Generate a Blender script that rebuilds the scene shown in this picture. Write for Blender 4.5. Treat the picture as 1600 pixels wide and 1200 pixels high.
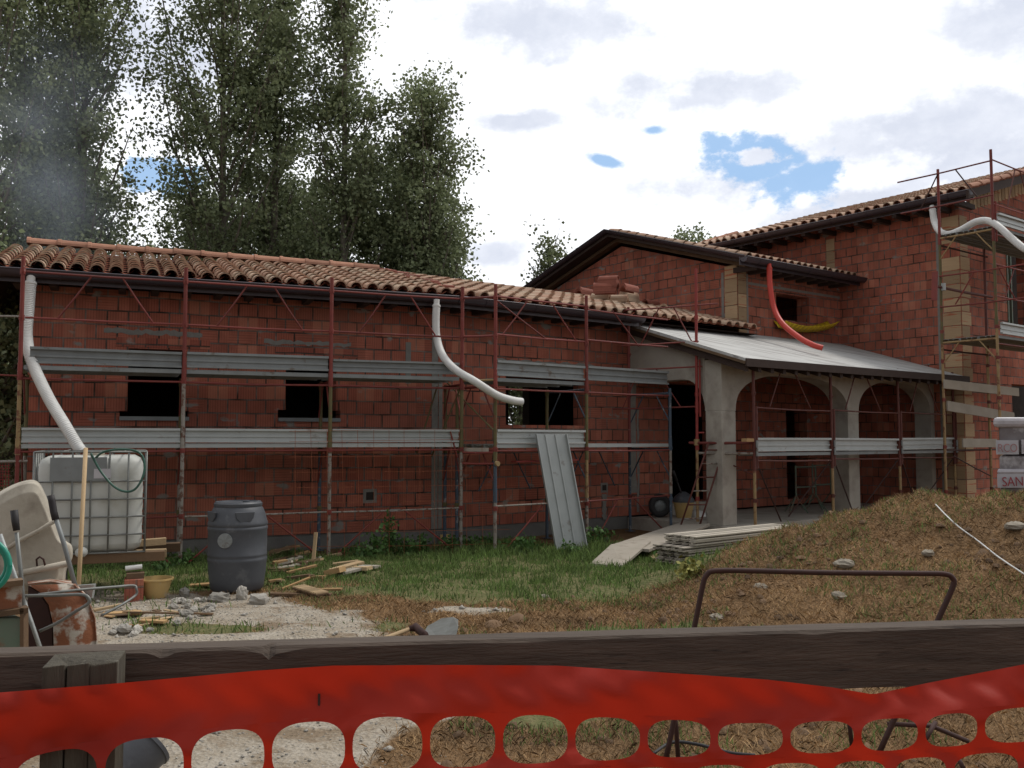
import bpy, math, random
import numpy as np
from mathutils import Vector, Matrix
random.seed(7); rng=np.random.default_rng(7)
sc=bpy.context.scene
for o in list(bpy.data.objects): bpy.data.objects.remove(o)
# ---------------------------------------------------------------- camera
F_PX=1450.0; HOR=686.0; EYE=1.5
PITCH=math.atan((HOR-600)/F_PX)
cam_d=bpy.data.cameras.new('camera'); cam=bpy.data.objects.new('camera',cam_d); sc.collection.objects.link(cam)
cam.location=(0,0,EYE); cam.rotation_euler=(math.pi/2+PITCH,0,0)
cam_d.sensor_width=36; cam_d.lens=36*F_PX/1600; cam_d.clip_start=0.05; cam_d.clip_end=3000
sc.camera=cam
# ---------------------------------------------------------------- light
SUN_EL=math.radians(58); SUN_AZ=math.radians(62)      # azimuth measured from +Y (away from camera) to +X
w=bpy.data.worlds.new('World'); sc.world=w; w.use_nodes=True
sun_d=bpy.data.lights.new('sun','SUN'); sun=bpy.data.objects.new('sun',sun_d); sc.collection.objects.link(sun)
sun_d.energy=2.3; sun_d.angle=math.radians(12); sun_d.color=(1,.95,.88)
sd=Vector((math.cos(SUN_EL)*math.sin(SUN_AZ),math.cos(SUN_EL)*math.cos(SUN_AZ),math.sin(SUN_EL)))
sun.rotation_euler=sd.to_track_quat('Z','Y').to_euler()
sc.view_settings.view_transform='Standard'; sc.view_settings.look='None'; sc.view_settings.exposure=-0.18; sc.view_settings.gamma=1
SKY_WHITE=1.42
def world_nodes():
    nt=w.node_tree; N=nt.nodes; L=nt.links; N.clear()
    def nd(t,**k):
        n=N.new(t)
        for a,b in k.items(): setattr(n,a,b)
        return n
    out=nd('ShaderNodeOutputWorld'); bg=nd('ShaderNodeBackground')
    sky=nd('ShaderNodeTexSky'); sky.sky_type='NISHITA'; sky.sun_disc=False; sky.sun_elevation=SUN_EL; sky.sun_rotation=SUN_AZ
    sky.air_density=1.0; sky.dust_density=.6
    tc=nd('ShaderNodeTexCoord')
    def math_(op,a,b=None,c=None,clamp=False):
        m=nd('ShaderNodeMath',operation=op); m.use_clamp=clamp
        for i,v in enumerate((a,b,c)):
            if v is None: continue
            if isinstance(v,(int,float)): m.inputs[i].default_value=v
            else: L.new(v,m.inputs[i])
        return m.outputs[0]
    def dot(v):
        d=nd('ShaderNodeVectorMath',operation='DOT_PRODUCT'); L.new(tc.outputs['Generated'],d.inputs[0]); d.inputs[1].default_value=v
        return d.outputs['Value']
    def noise(scale,detail,rough,dist=0.0,off=0.0,stretch=(1,1,1)):
        mp=nd('ShaderNodeMapping'); mp.inputs['Scale'].default_value=stretch; mp.inputs['Location'].default_value=(off,off*.7,off*.3)
        L.new(tc.outputs['Generated'],mp.inputs[0])
        n=nd('ShaderNodeTexNoise'); n.inputs['Scale'].default_value=scale; n.inputs['Detail'].default_value=detail
        n.inputs['Roughness'].default_value=rough; n.inputs['Distortion'].default_value=dist
        L.new(mp.outputs[0],n.inputs['Vector']); return n.outputs['Fac']
    fine=noise(26,8,.6,0,0.0,(1,1,1.5)); mid=noise(6.5,9,.58,0,3.1,(1,1,2.0)); warp=noise(11,9,.62,0,9.1,(1,1,1.5))
    def blob(px,py,a,b,rot=0,amp=1.0,soft=.14,fa=1.0):
        r=ray(px,py).normalized()
        t=r.cross(Vector((0,0,1))).normalized(); u=t.cross(r).normalized()
        c_,s_=math.cos(rot),math.sin(rot); t2=t*c_+u*s_; u2_=u*c_-t*s_
        A=math_('DIVIDE',dot(t2),a/F_PX); Bq=math_('DIVIDE',dot(u2_),b/F_PX)
        q=math_('ADD',math_('MULTIPLY',A,A),math_('MULTIPLY',Bq,Bq))
        q=math_('SQRT',q)
        q=math_('ADD',q,math_('MULTIPLY',math_('SUBTRACT',warp,.5),amp*4.2)); q=math_('ADD',q,math_('MULTIPLY',math_('SUBTRACT',fine,.5),amp*fa*1.6))
        fr=math_('GREATER_THAN',dot(tuple(r)),0.0)
        mr=nd('ShaderNodeMapRange',interpolation_type='SMOOTHSTEP'); L.new(q,mr.inputs[0])
        mr.inputs[1].default_value=1.0+soft; mr.inputs[2].default_value=1.0-soft; mr.inputs[3].default_value=0; mr.inputs[4].default_value=1
        return math_('MULTIPLY',mr.outputs[0],fr)
    def union(l):
        x=l[0]
        for y in l[1:]: x=math_('MAXIMUM',x,y)
        return x
    blue=union([blob(1185,246,92,32,-.25,soft=.3),blob(1262,278,66,30,.1,soft=.3),blob(1018,203,24,7,0,.5,.5,3),blob(950,252,22,6,-.25,.5,.6,4),blob(240,275,48,26)])
    hole=blob(1175,240,32,8,-.1,.9,.6,6); blue=math_('MULTIPLY',blue,math_('SUBTRACT',1.0,hole))
    gray=union([*[blob(*t,soft=.6) for t in ((1440,195,290,55,.14,1.0),(830,30,150,50,-.1,1.0),(1005,130,40,28,-.3),(1560,250,90,40,.1),(810,190,60,14),(1590,30,70,40),(80,60,260,70,0),(770,395,50,20),(1330,325,110,36,.3),(1100,150,120,30,.1))]])
    mr=nd('ShaderNodeMapRange'); L.new(mid,mr.inputs[0]); mr.inputs[1].default_value=.50; mr.inputs[2].default_value=.76; mr.inputs[3].default_value=0; mr.inputs[4].default_value=.6; 
    mrf=nd('ShaderNodeMapRange'); L.new(fine,mrf.inputs[0]); mrf.inputs[1].default_value=.3; mrf.inputs[2].default_value=.7; mrf.inputs[3].default_value=.75; mrf.inputs[4].default_value=1.1
    g=math_('MAXIMUM',math_('MULTIPLY',mr.outputs[0],.5),math_('MULTIPLY',gray,mrf.outputs[0]),clamp=True)
    cl=nd('ShaderNodeMixRGB'); L.new(g,cl.inputs[0]); cl.inputs[1].default_value=(SKY_WHITE*.97,SKY_WHITE*.985,SKY_WHITE*1.02,1); cl.inputs[2].default_value=(.84,.89,1.02,1)
    skm=nd('ShaderNodeMixRGB',blend_type='MULTIPLY'); skm.inputs[0].default_value=1; L.new(sky.outputs[0],skm.inputs[1]); skm.inputs[2].default_value=(.13,.13,.13,1)
    bl=nd('ShaderNodeMixRGB'); bl.inputs[0].default_value=.2; bl.inputs[1].default_value=(.44,.70,1.07,1); L.new(skm.outputs[0],bl.inputs[2])
    fin=nd('ShaderNodeMixRGB'); L.new(math_('MULTIPLY',blue,.95),fin.inputs[0]); L.new(cl.outputs[0],fin.inputs[1]); L.new(bl.outputs[0],fin.inputs[2])
    # unseen sky behind the camera, dimming added to darken faces turned toward it
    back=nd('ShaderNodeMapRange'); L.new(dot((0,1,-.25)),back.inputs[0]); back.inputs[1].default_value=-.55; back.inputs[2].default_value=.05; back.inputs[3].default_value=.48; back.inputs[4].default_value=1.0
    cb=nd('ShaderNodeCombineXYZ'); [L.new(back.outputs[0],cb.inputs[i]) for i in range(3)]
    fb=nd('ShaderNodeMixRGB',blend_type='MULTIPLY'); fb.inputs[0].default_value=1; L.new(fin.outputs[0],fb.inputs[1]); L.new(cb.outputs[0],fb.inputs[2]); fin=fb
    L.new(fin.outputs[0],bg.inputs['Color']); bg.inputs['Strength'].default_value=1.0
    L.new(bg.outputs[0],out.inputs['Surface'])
# ---------------------------------------------------------------- measured frame (camera geometry)
_Fv=Vector((0,math.cos(PITCH),math.sin(PITCH))); _Uv=Vector((0,-math.sin(PITCH),math.cos(PITCH))); _C=Vector((0,0,EYE))
def ray(x,y): return _Fv+Vector(((x-800)/F_PX,0,0))-_Uv*((y-600)/F_PX)
def onz(x,y,z=0.0):
    r=ray(x,y); return _C+r*((z-EYE)/r.z)
def atY(x,y,Y):
    r=ray(x,y); return _C+r*(Y/r.y)
def onpl(x,y,P,n):
    r=ray(x,y); return _C+r*(((P-_C).dot(n))/r.dot(n))
def dirv(vp):
    a=math.atan2(F_PX,vp-800); return Vector((math.cos(a),math.sin(a),0)),Vector((-math.sin(a),math.cos(a),0))
u1,v1=dirv(4200); u2,v2=dirv(2700); Z=Vector((0,0,1))
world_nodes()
A0=Vector((-2.33,11.95,0)); B0=Vector((-1.08,13.57,0))
def P1(s,v,z=0): return B0+u1*s+v1*v+Z*z
def P2(s,v,z=0): return B0+u2*s+v2*v+Z*z
# ---------------------------------------------------------------- mesh helpers
class MB:
    def __init__(s): s.v=[]; s.f=[]; s.uv=[]; s.m=[]; s.r=[]; s.mat=0; s.rnd=None
    def face(s,idx,uv=None):
        s.f.append(tuple(idx)); s.uv.append(uv); s.m.append(s.mat); s.r.append(s.rnd if s.rnd is not None else random.random())
    def pts(s,ps):
        b=len(s.v); s.v.extend([tuple(p) for p in ps]); return b
    def quad(s,a,b,c,d,uv=None):
        i=s.pts((a,b,c,d)); s.face((i,i+1,i+2,i+3),uv)
    def poly(s,ps,uv=None):
        i=s.pts(ps); s.face(range(i,i+len(ps)),uv)
    def box(s,o,a,b,c):
        """corner o, edge vectors a (length) b c"""
        o,a,b,c=map(Vector,(o,a,b,c))
        if a.cross(b).dot(c)<0: b,c=c,b
        old=s.rnd
        if s.rnd is None: s.rnd=random.random()
        la,lb,lc=a.length,b.length,c.length; off=random.random()*7
        i=s.pts([o,o+a,o+a+b,o+b,o+c,o+a+c,o+a+b+c,o+b+c])
        def R(x,y): return [(off,off),(off+x,off),(off+x,off+y),(off,off+y)]
        s.face((i+3,i+2,i+1,i),R(la,lb)); s.face((i+4,i+5,i+6,i+7),R(la,lb))
        s.face((i,i+1,i+5,i+4),R(la,lc)); s.face((i+2,i+3,i+7,i+6),R(la,lc))
        s.face((i+1,i+2,i+6,i+5),R(lb,lc)); s.face((i+3,i,i+4,i+7),R(lb,lc))
        s.rnd=old
    def cbox(s,c,a,b,h):
        """centre of bottom face c, full vectors a b h"""
        c,a,b,h=map(Vector,(c,a,b,h)); s.box(c-a/2-b/2,a,b,h)
    def tube(s,ps,r,n=8,caps=True,rads=None):
        ps=[Vector(p) for p in ps]; old=s.rnd
        if s.rnd is None: s.rnd=random.random()
        up=None; rings=[]; L=0
        for i,p in enumerate(ps):
            if i==0: t=ps[1]-ps[0]
            elif i==len(ps)-1: t=ps[-1]-ps[-2]
            else: t=(ps[i+1]-p).normalized()+(p-ps[i-1]).normalized()
            t.normalize()
            if up is None: up=t.orthogonal().normalized()
            up=(up-t*up.dot(t)).normalized(); q=t.cross(up)
            rr=rads[i] if rads else r
            rings.append(s.pts([p+(up*math.cos(2*math.pi*k/n)+q*math.sin(2*math.pi*k/n))*rr for k in range(n)]))
        for i in range(len(ps)-1):
            l=(ps[i+1]-ps[i]).length
            for k in range(n):
                k2=(k+1)%n; a,b=rings[i],rings[i+1]
                s.face((a+k,a+k2,b+k2,b+k),[(L,k/n*.3),(L,(k+1)/n*.3),(L+l,(k+1)/n*.3),(L+l,k/n*.3)])
            L+=l
        if caps:
            a=rings[0]; s.face([a+k for k in range(n)][::-1]); a=rings[-1]; s.face([a+k for k in range(n)])
        s.rnd=old
    def lathe(s,c,prof,n=24,ax=(0,0,1)):
        c=Vector(c); ax=Vector(ax).normalized(); e=ax.orthogonal().normalized(); q=ax.cross(e); rings=[]
        for r,z in prof: rings.append(s.pts([c+ax*z+(e*math.cos(2*math.pi*k/n)+q*math.sin(2*math.pi*k/n))*max(r,1e-4) for k in range(n)]))
        for i in range(len(prof)-1):
            for k in range(n):
                k2=(k+1)%n; s.face((rings[i]+k,rings[i]+k2,rings[i+1]+k2,rings[i+1]+k))
    def prism(s,ps,ext):
        """planar polygon ps extruded by vector ext"""
        ps=[Vector(p) for p in ps]; ext=Vector(ext); n=len(ps)
        nn=Vector((0,0,0))
        for i in range(n): nn+=ps[i].cross(ps[(i+1)%n])
        if nn.dot(ext)>0: ps=ps[::-1]
        old=s.rnd
        if s.rnd is None: s.rnd=random.random()
        i=s.pts(ps); j=s.pts([p+ext for p in ps])
        s.face(range(i,i+n)); s.face(list(range(j,j+n))[::-1])
        for k in range(n):
            k2=(k+1)%n; s.face((i+k2,i+k,j+k,j+k2))
        s.rnd=old
    def build(s,name,mats,parent=None,smooth=False,bevel=0,sub=0,autoang=None):
        if not isinstance(mats,(list,tuple)): mats=[mats]
        M=INV.get(parent.name) if parent else None
        V=[Vector(p) for p in s.v]
        if M is not None: V=[M@p for p in V]
        me=bpy.data.meshes.new(name); me.from_pydata([tuple(p) for p in V],[],s.f)
        ul=me.uv_layers.new(name='UVMap'); W=s.v
        uvs=[]
        for f,uv in zip(s.f,s.uv):
            if uv is not None: uvs.extend(uv); continue
            p0=Vector(W[f[0]]); n=Vector((0,0,0))
            for i in range(1,len(f)-1): n+=(Vector(W[f[i]])-p0).cross(Vector(W[f[i+1]])-p0)
            if n.length<1e-12: n=Vector((0,0,1))
            n.normalize()
            if abs(n.z)>.8: uvs.extend([(W[i][0],W[i][1]) for i in f])
            else:
                t=Vector((-n.y,n.x,0)).normalized()
                if t.x<0: t=-t
                uvs.extend([(W[i][0]*t.x+W[i][1]*t.y,W[i][2]) for i in f])
        ul.data.foreach_set('uv',np.array(uvs,dtype=np.float32).ravel())
        at=me.attributes.new('rnd','FLOAT','FACE'); at.data.foreach_set('value',np.array(s.r,dtype=np.float32))
        for m in mats: me.materials.append(m)
        me.polygons.foreach_set('material_index',s.m)
        if smooth: me.polygons.foreach_set('use_smooth',[True]*len(s.f))
        if autoang: me.set_sharp_from_angle(angle=math.radians(autoang))
        me.update()
        o=bpy.data.objects.new(name,me); sc.collection.objects.link(o)
        if parent: o.parent=parent
        if bevel:
            b=o.modifiers.new('bevel','BEVEL'); b.width=bevel; b.segments=2; b.limit_method='ANGLE'
        if sub:
            b=o.modifiers.new('sub','SUBSURF'); b.levels=sub; b.render_levels=sub
        return o
INV={}
def tag(o,label=None,cat=None,group=None,kind=None):
    if label: o['label']=label
    if cat: o['category']=cat
    if group: o['group']=group
    if kind: o['kind']=kind
    return o
def thing(name,label,cat,loc=(0,0,0),rz=0,group=None):
    o=bpy.data.objects.new(name,None); sc.collection.objects.link(o); o.empty_display_size=.1
    o.location=loc; o.rotation_euler=(0,0,rz)
    INV[o.name]=(Matrix.Translation(Vector(loc))@Matrix.Rotation(rz,4,'Z')).inverted()
    return tag(o,label,cat,group)
def alias(part,root): INV[part.name]=INV[root.name]; return part
# ---------------------------------------------------------------- materials
def mat(name,col,rough=.8,col2=None,nscale=6,namp=.5,metal=0,bump=0,bscale=60,stretch=(1,1,1),spec=.3,rndamp=0,col3=None,c3scale=3,c3lo=.55,c3hi=.65,coord='Object',detail=6,trans=0,rot=0):
    m=bpy.data.materials.new(name); m.use_nodes=True; nt=m.node_tree; N=nt.nodes; L=nt.links
    b=N['Principled BSDF']; b.inputs['Roughness'].default_value=rough; b.inputs['Metallic'].default_value=metal
    b.inputs['Specular IOR Level'].default_value=spec
    tc=N.new('ShaderNodeTexCoord'); mp=N.new('ShaderNodeMapping'); mp.inputs['Scale'].default_value=stretch; mp.inputs['Rotation'].default_value=(0,0,rot)
    L.new(tc.outputs[coord],mp.inputs[0])
    def noise(sc_,d=detail,off=0):
        n=N.new('ShaderNodeTexNoise'); n.inputs['Scale'].default_value=sc_; n.inputs['Detail'].default_value=d; n.inputs['Roughness'].default_value=.6
        if off:
            m2=N.new('ShaderNodeMapping'); m2.inputs['Location'].default_value=(off,off,off); L.new(mp.outputs[0],m2.inputs[0]); L.new(m2.outputs[0],n.inputs['Vector'])
        else: L.new(mp.outputs[0],n.inputs['Vector'])
        return n.outputs['Fac']
    def ramp(src,lo,hi):
        r=N.new('ShaderNodeMapRange'); L.new(src,r.inputs[0]); r.inputs[1].default_value=lo; r.inputs[2].default_value=hi; return r.outputs[0]
    def mix(f,a,b_,bt='MIX'):
        x=N.new('ShaderNodeMixRGB'); x.blend_type=bt
        for i,v in ((0,f),(1,a),(2,b_)):
            if isinstance(v,(int,float)): x.inputs[i].default_value=v
            elif isinstance(v,tuple): x.inputs[i].default_value=(*v,1)
            else: L.new(v,x.inputs[i])
        return x.outputs[0]
    c=mix(ramp(noise(nscale),.5-.25,.5+.25),col,col2 if col2 else tuple(x*(1-namp) for x in col))
    if col3: c=mix(ramp(noise(c3scale,8,5.3),c3lo,c3hi),c,col3)
    if rndamp:
        a=N.new('ShaderNodeAttribute'); a.attribute_name='rnd'; a.attribute_type='GEOMETRY'
        r=N.new('ShaderNodeMapRange'); L.new(a.outputs['Fac'],r.inputs[0]); r.inputs[3].default_value=1-rndamp; r.inputs[4].default_value=1+rndamp*.6
        cb=N.new('ShaderNodeCombineXYZ'); [L.new(r.outputs[0],cb.inputs[i]) for i in range(3)]
        c=mix(1.0,c,cb.outputs[0],'MULTIPLY')
    L.new(c,b.inputs['Base Color'])
    if bump:
        bp=N.new('ShaderNodeBump'); bp.inputs['Strength'].default_value=bump; bp.inputs['Distance'].default_value=.01
        L.new(noise(bscale,4,2.2),bp.inputs['Height']); L.new(bp.outputs[0],b.inputs['Normal'])
    if trans:
        tr=N.new('ShaderNodeBsdfTranslucent'); L.new(c,tr.inputs[0]); ms=N.new('ShaderNodeMixShader'); ms.inputs[0].default_value=trans
        L.new(b.outputs[0],ms.inputs[1]); L.new(tr.outputs[0],ms.inputs[2]); L.new(ms.outputs[0],N['Material Output'].inputs[0])
    return m
def brick_mat(name,c1,c2,mort,bw=.25,rh=.2,smear=.62,lines=True,msize=.011,smearcol=(.23,.22,.2)):
    m=bpy.data.materials.new(name); m.use_nodes=True; nt=m.node_tree; N=nt.nodes; L=nt.links; b=N['Principled BSDF']
    b.inputs['Roughness'].default_value=.9; b.inputs['Specular IOR Level'].default_value=.15
    uv=N.new('ShaderNodeUVMap')
    # slight wobble of the courses
    nz=N.new('ShaderNodeTexNoise'); nz.inputs['Scale'].default_value=1.7; L.new(uv.outputs[0],nz.inputs['Vector'])
    wob=N.new('ShaderNodeVectorMath'); wob.operation='MULTIPLY_ADD'; L.new(nz.outputs['Color'],wob.inputs[0]); wob.inputs[1].default_value=(.02,.03,0); L.new(uv.outputs[0],wob.inputs[2])
    bt=N.new('ShaderNodeTexBrick'); L.new(wob.outputs[0],bt.inputs['Vector']); bt.inputs['Scale'].default_value=1
    bt.inputs['Brick Width'].default_value=bw; bt.inputs['Row Height'].default_value=rh; bt.inputs['Mortar Size'].default_value=msize; bt.inputs['Mortar Smooth'].default_value=.2; bt.inputs['Bias'].default_value=-.1
    bt.inputs['Color1'].default_value=(*c1,1); bt.inputs['Color2'].default_value=(*c2,1); bt.inputs['Mortar'].default_value=(*mort,1)
    def mix(f,a,b_,bt_='MIX'):
        x=N.new('ShaderNodeMixRGB'); x.blend_type=bt_
        for i,v in ((0,f),(1,a),(2,b_)):
            if isinstance(v,(int,float)): x.inputs[i].default_value=v
            elif isinstance(v,tuple): x.inputs[i].default_value=(*v,1)
            else: L.new(v,x.inputs[i])
        return x.outputs[0]
    def rng_(s,a,b2,c=0,d=1):
        r=N.new('ShaderNodeMapRange'); L.new(s,r.inputs[0]); r.inputs[1].default_value=a; r.inputs[2].default_value=b2; r.inputs[3].default_value=c; r.inputs[4].default_value=d; return r.outputs[0]
    def noise(s,d=6,st=(1,1,1),off=0):
        mp=N.new('ShaderNodeMapping'); mp.inputs['Scale'].default_value=st; mp.inputs['Location'].default_value=(off,off,0); L.new(uv.outputs[0],mp.inputs[0])
        n=N.new('ShaderNodeTexNoise'); n.inputs['Scale'].default_value=s; n.inputs['Detail'].default_value=d; L.new(mp.outputs[0],n.inputs['Vector']); return n.outputs['Fac']
    c=bt.outputs['Color']
    if lines:
        wv=N.new('ShaderNodeTexWave'); wv.wave_type='BANDS'; wv.bands_direction='X'; wv.inputs['Scale'].default_value=9.6; wv.inputs['Distortion'].default_value=.25; wv.inputs['Detail'].default_value=1; L.new(uv.outputs[0],wv.inputs['Vector'])
        wv2=N.new('ShaderNodeTexWave'); wv2.wave_type='BANDS'; wv2.bands_direction='Y'; wv2.inputs['Scale'].default_value=9; wv2.inputs['Distortion'].default_value=.3; L.new(uv.outputs[0],wv2.inputs['Vector'])
        sel=rng_(noise(1.3,3,(1,1,1),9),.56,.6)
        wl=mix(sel,rng_(wv.outputs['Fac'],.0,.22,.62,1),rng_(wv2.outputs['Fac'],.0,.22,.62,1))
        c=mix(1.0,c,wl,'MULTIPLY')
    # dark open perpends / varied joints
    c=mix(rng_(noise(5,5,(1,1,1),3),.35,.7,0,.35),c,(.16,.045,.03))
    jm=N.new('ShaderNodeMath'); jm.operation='MULTIPLY'; L.new(bt.outputs['Fac'],jm.inputs[0]); L.new(rng_(noise(3.1,4,(1,1,1),17),.4,.62),jm.inputs[1])
    c=mix(jm.outputs[0],c,(.035,.025,.02))
    sm=rng_(noise(2.6,9,(1,1.9,1),5),smear,smear+.05)
    c=mix(sm,c,smearcol)
    # colour of single blocks varies
    fl=N.new('ShaderNodeVectorMath'); fl.operation='DIVIDE'; L.new(wob.outputs[0],fl.inputs[0]); fl.inputs[1].default_value=(bw,rh,1)
    sx=N.new('ShaderNodeSeparateXYZ'); L.new(fl.outputs[0],sx.inputs[0])
    def mth(op,a,b_=None):
        q=N.new('ShaderNodeMath'); q.operation=op
        for i,v in enumerate((a,b_)):
            if v is None: continue
            if isinstance(v,(int,float)): q.inputs[i].default_value=v
            else: L.new(v,q.inputs[i])
        return q.outputs[0]
    row=mth('FLOOR',sx.outputs[1]); colx=mth('FLOOR',mth('ADD',sx.outputs[0],mth('MULTIPLY',mth('MODULO',mth('ABSOLUTE',row),2.0),.5)))
    cx=N.new('ShaderNodeCombineXYZ'); L.new(colx,cx.inputs[0]); L.new(row,cx.inputs[1]); wn=N.new('ShaderNodeTexWhiteNoise'); L.new(cx.outputs[0],wn.inputs['Vector'])
    k=rng_(wn.outputs['Value'],0,1,.84,1.14); kc=N.new('ShaderNodeCombineXYZ'); [L.new(k,kc.inputs[i]) for i in range(3)]
    c=mix(1.0,c,kc.outputs[0],'MULTIPLY')
    c=mix(rng_(wn.outputs['Value'],.90,.93,0,.3),c,(.52,.24,.15))
    c=mix(rng_(noise(.7,4,(1,1,1),33),.35,.75,0,.4),c,(.19,.1,.07))
    L.new(c,b.inputs['Base Color'])
    inv=N.new('ShaderNodeMath'); inv.operation='SUBTRACT'; inv.inputs[0].default_value=1; L.new(bt.outputs['Fac'],inv.inputs[1])
    ad=N.new('ShaderNodeMath'); ad.operation='MULTIPLY_ADD'; L.new(noise(40,3),ad.inputs[0]); ad.inputs[1].default_value=.3; L.new(inv.outputs[0],ad.inputs[2])
    bp=N.new('ShaderNodeBump'); bp.inputs['Strength'].default_value=.8; bp.inputs['Distance'].default_value=.012; L.new(ad.outputs[0],bp.inputs['Height']); L.new(bp.outputs[0],b.inputs['Normal'])
    return m
M={}
M['brick']=brick_mat('hollow_brick',(.43,.14,.09),(.34,.105,.07),(.21,.18,.16),rh=.186,smear=.64)
M['brick_low']=brick_mat('hollow_brick_long',(.38,.11,.072),(.29,.08,.055),(.12,.09,.08),.27,.2)
M['tanbrick']=brick_mat('tan_brick',(.46,.33,.2),(.40,.2,.12),(.2,.18,.16),.6,.26,.60,False)
M['concrete']=mat('concrete',(.42,.39,.335),.9,(.31,.285,.245),2.5,bump=.4,bscale=35,col3=(.24,.21,.18),c3scale=3,c3lo=.5,c3hi=.75)
M['screed']=mat('concrete_slab_top',(.50,.50,.48),.85,(.36,.36,.35),1.6,bump=.3,stretch=(.35,3.2,1),rot=-math.atan2(u2.y,u2.x),col3=(.27,.26,.25),c3scale=2.2,c3lo=.52,c3hi=.62)
M['plinth']=mat('plinth_concrete',(.17,.165,.15),.95,(.11,.105,.1),3,bump=.4)
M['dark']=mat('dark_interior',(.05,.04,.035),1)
M['mortar']=mat('mortar_smear',(.24,.225,.2),.95,(.17,.16,.145),12,bump=.6)
M['tile']=mat('clay_tile',(.38,.24,.165),.85,(.31,.17,.11),5,bump=.3,bscale=50,rndamp=.2,col3=(.40,.30,.215),c3scale=2.2,c3lo=.45,c3hi=.6)
M['pan']=mat('clay_pan_tile',(.30,.10,.055),.9,(.22,.07,.04),8,rndamp=.2)
M['ridge']=mat('ridge_tile_clay',(.38,.20,.135),.9,(.29,.14,.09),9,rndamp=.3,bump=.3)
M['redtile']=mat('red_clay_tile',(.28,.10,.07),.85,(.19,.065,.045),6,rndamp=.3)
M['gutter']=mat('brown_gutter_metal',(.045,.032,.042),.42,(.035,.026,.03),3,spec=.5)
M['soffit']=mat('dark_stained_timber',(.035,.022,.018),.8,(.05,.032,.025),5,stretch=(1,1,1))
M['red']=mat('red_scaffold_paint',(.20,.035,.028),.6,(.13,.03,.022),9,rndamp=.25,col3=(.25,.20,.17),c3scale=16,c3lo=.66,c3hi=.72,spec=.35)
M['bred']=mat('bright_red_paint',(.28,.042,.035),.5,(.2,.035,.03),9)
M['green']=mat('olive_scaffold_paint',(.14,.115,.045),.7,(.09,.08,.04),9,col3=(.16,.07,.04),c3scale=12,c3lo=.55,c3hi=.62)
M['tan']=mat('tan_scaffold_paint',(.33,.23,.11),.7,(.24,.16,.08),9,col3=(.16,.07,.04),c3scale=12,c3lo=.55,c3hi=.62)
M['pale']=mat('worn_grey_scaffold_paint',(.30,.28,.25),.6,(.2,.17,.14),12,col3=(.13,.07,.05),c3scale=14,c3lo=.52,c3hi=.6,metal=.2)
M['blue']=mat('blue_scaffold_paint',(.05,.08,.12),.6,(.06,.07,.08),8,col3=(.2,.2,.2),c3scale=14,c3lo=.58,c3hi=.65)
M['galv']=mat('galvanized_steel',(.40,.42,.41),.5,(.34,.36,.35),5,metal=.35,spec=.5,col3=(.27,.26,.24),c3scale=7,c3lo=.62,c3hi=.7,rndamp=.15)
M['galvd']=mat('dull_galvanized_steel',(.25,.27,.27),.6,(.19,.2,.2),5,metal=.3,col3=(.15,.13,.11),c3scale=7,c3lo=.6,c3hi=.7,rndamp=.15)
def wood(name,a,b_,bump=.3,**k): return mat(name,a,.85,b_,3,stretch=(1,1,1),coord='UV',bump=bump,bscale=40,rndamp=.3,**k)
M['wood']=wood('raw_plank_wood',(.46,.34,.2),(.36,.25,.14))
M['woodg']=wood('grey_plank_wood',(.40,.36,.30),(.30,.27,.22))
M['woodd']=wood('dark_scrap_wood',(.18,.11,.06),(.1,.065,.04))
M['orangew']=wood('orange_plank_wood',(.42,.27,.13),(.30,.18,.08))
M['plasticw']=mat('white_pipe_plastic',(.66,.66,.64),.5,(.55,.55,.53),6)
M['ibc']=mat('milky_tank_plastic',(.62,.63,.60),.45,(.52,.53,.49),4,col3=(.36,.35,.28),c3scale=2.2,c3lo=.5,c3hi=.75,trans=.25)
M['steelgrey']=mat('grey_steel_tube',(.2,.21,.2),.5,(.13,.13,.12),12,metal=.4)
M['drum']=mat('dark_grey_plastic',(.055,.06,.07),.5,(.075,.08,.09),6,spec=.4,col3=(.16,.165,.17),c3scale=5,c3lo=.58,c3hi=.8,bump=.1)
M['rod']=mat('rusty_dark_rod',(.055,.022,.018),.7,(.035,.018,.015),14)
M['rust']=mat('rust_and_mortar',(.30,.115,.055),.85,(.19,.075,.04),5,bump=.4,col3=(.46,.42,.36),c3scale=7,c3lo=.48,c3hi=.56)
M['skip']=mat('mortar_stained_plastic',(.44,.40,.33),.8,(.33,.30,.24),4,bump=.35,bscale=20,col3=(.22,.19,.15),c3scale=6,c3lo=.5,c3hi=.75)
M['black']=mat('black_rubber',(.02,.02,.022),.6,(.035,.03,.03),6)
M['hose']=mat('green_hose',(.02,.09,.06),.4,(.02,.07,.05),6,spec=.5)
M['teal']=mat('teal_hose',(.01,.25,.17),.4,(.01,.2,.14),6,spec=.5)
M['gpaint']=mat('worn_green_paint',(.10,.16,.11),.6,(.14,.15,.12),6,col3=(.2,.09,.05),c3scale=6,c3lo=.55,c3hi=.65)
M['ytub']=mat('yellow_tub_plastic',(.52,.36,.14),.6,(.43,.3,.13),6,col3=(.4,.37,.32),c3scale=8,c3lo=.6,c3hi=.7)
M['yellow']=mat('yellow_plastic',(.62,.42,.02),.5,(.5,.34,.02),6)
M['stone']=mat('pale_stone',(.40,.38,.34),.95,(.25,.23,.20),7,bump=.8,bscale=30,rndamp=.3)
M['redpipe']=mat('red_corrugated_plastic',(.50,.055,.04),.45,(.42,.05,.035),5)
M['wrap']=mat('clear_stretch_wrap_over_bricks',(.20,.19,.20),.35,(.10,.075,.075),5,col3=(.45,.44,.45),c3scale=4,c3lo=.5,c3hi=.65,spec=.6)
M['paper']=mat('white_printed_film',(.46,.45,.47),.5,(.38,.37,.39),6)
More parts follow.
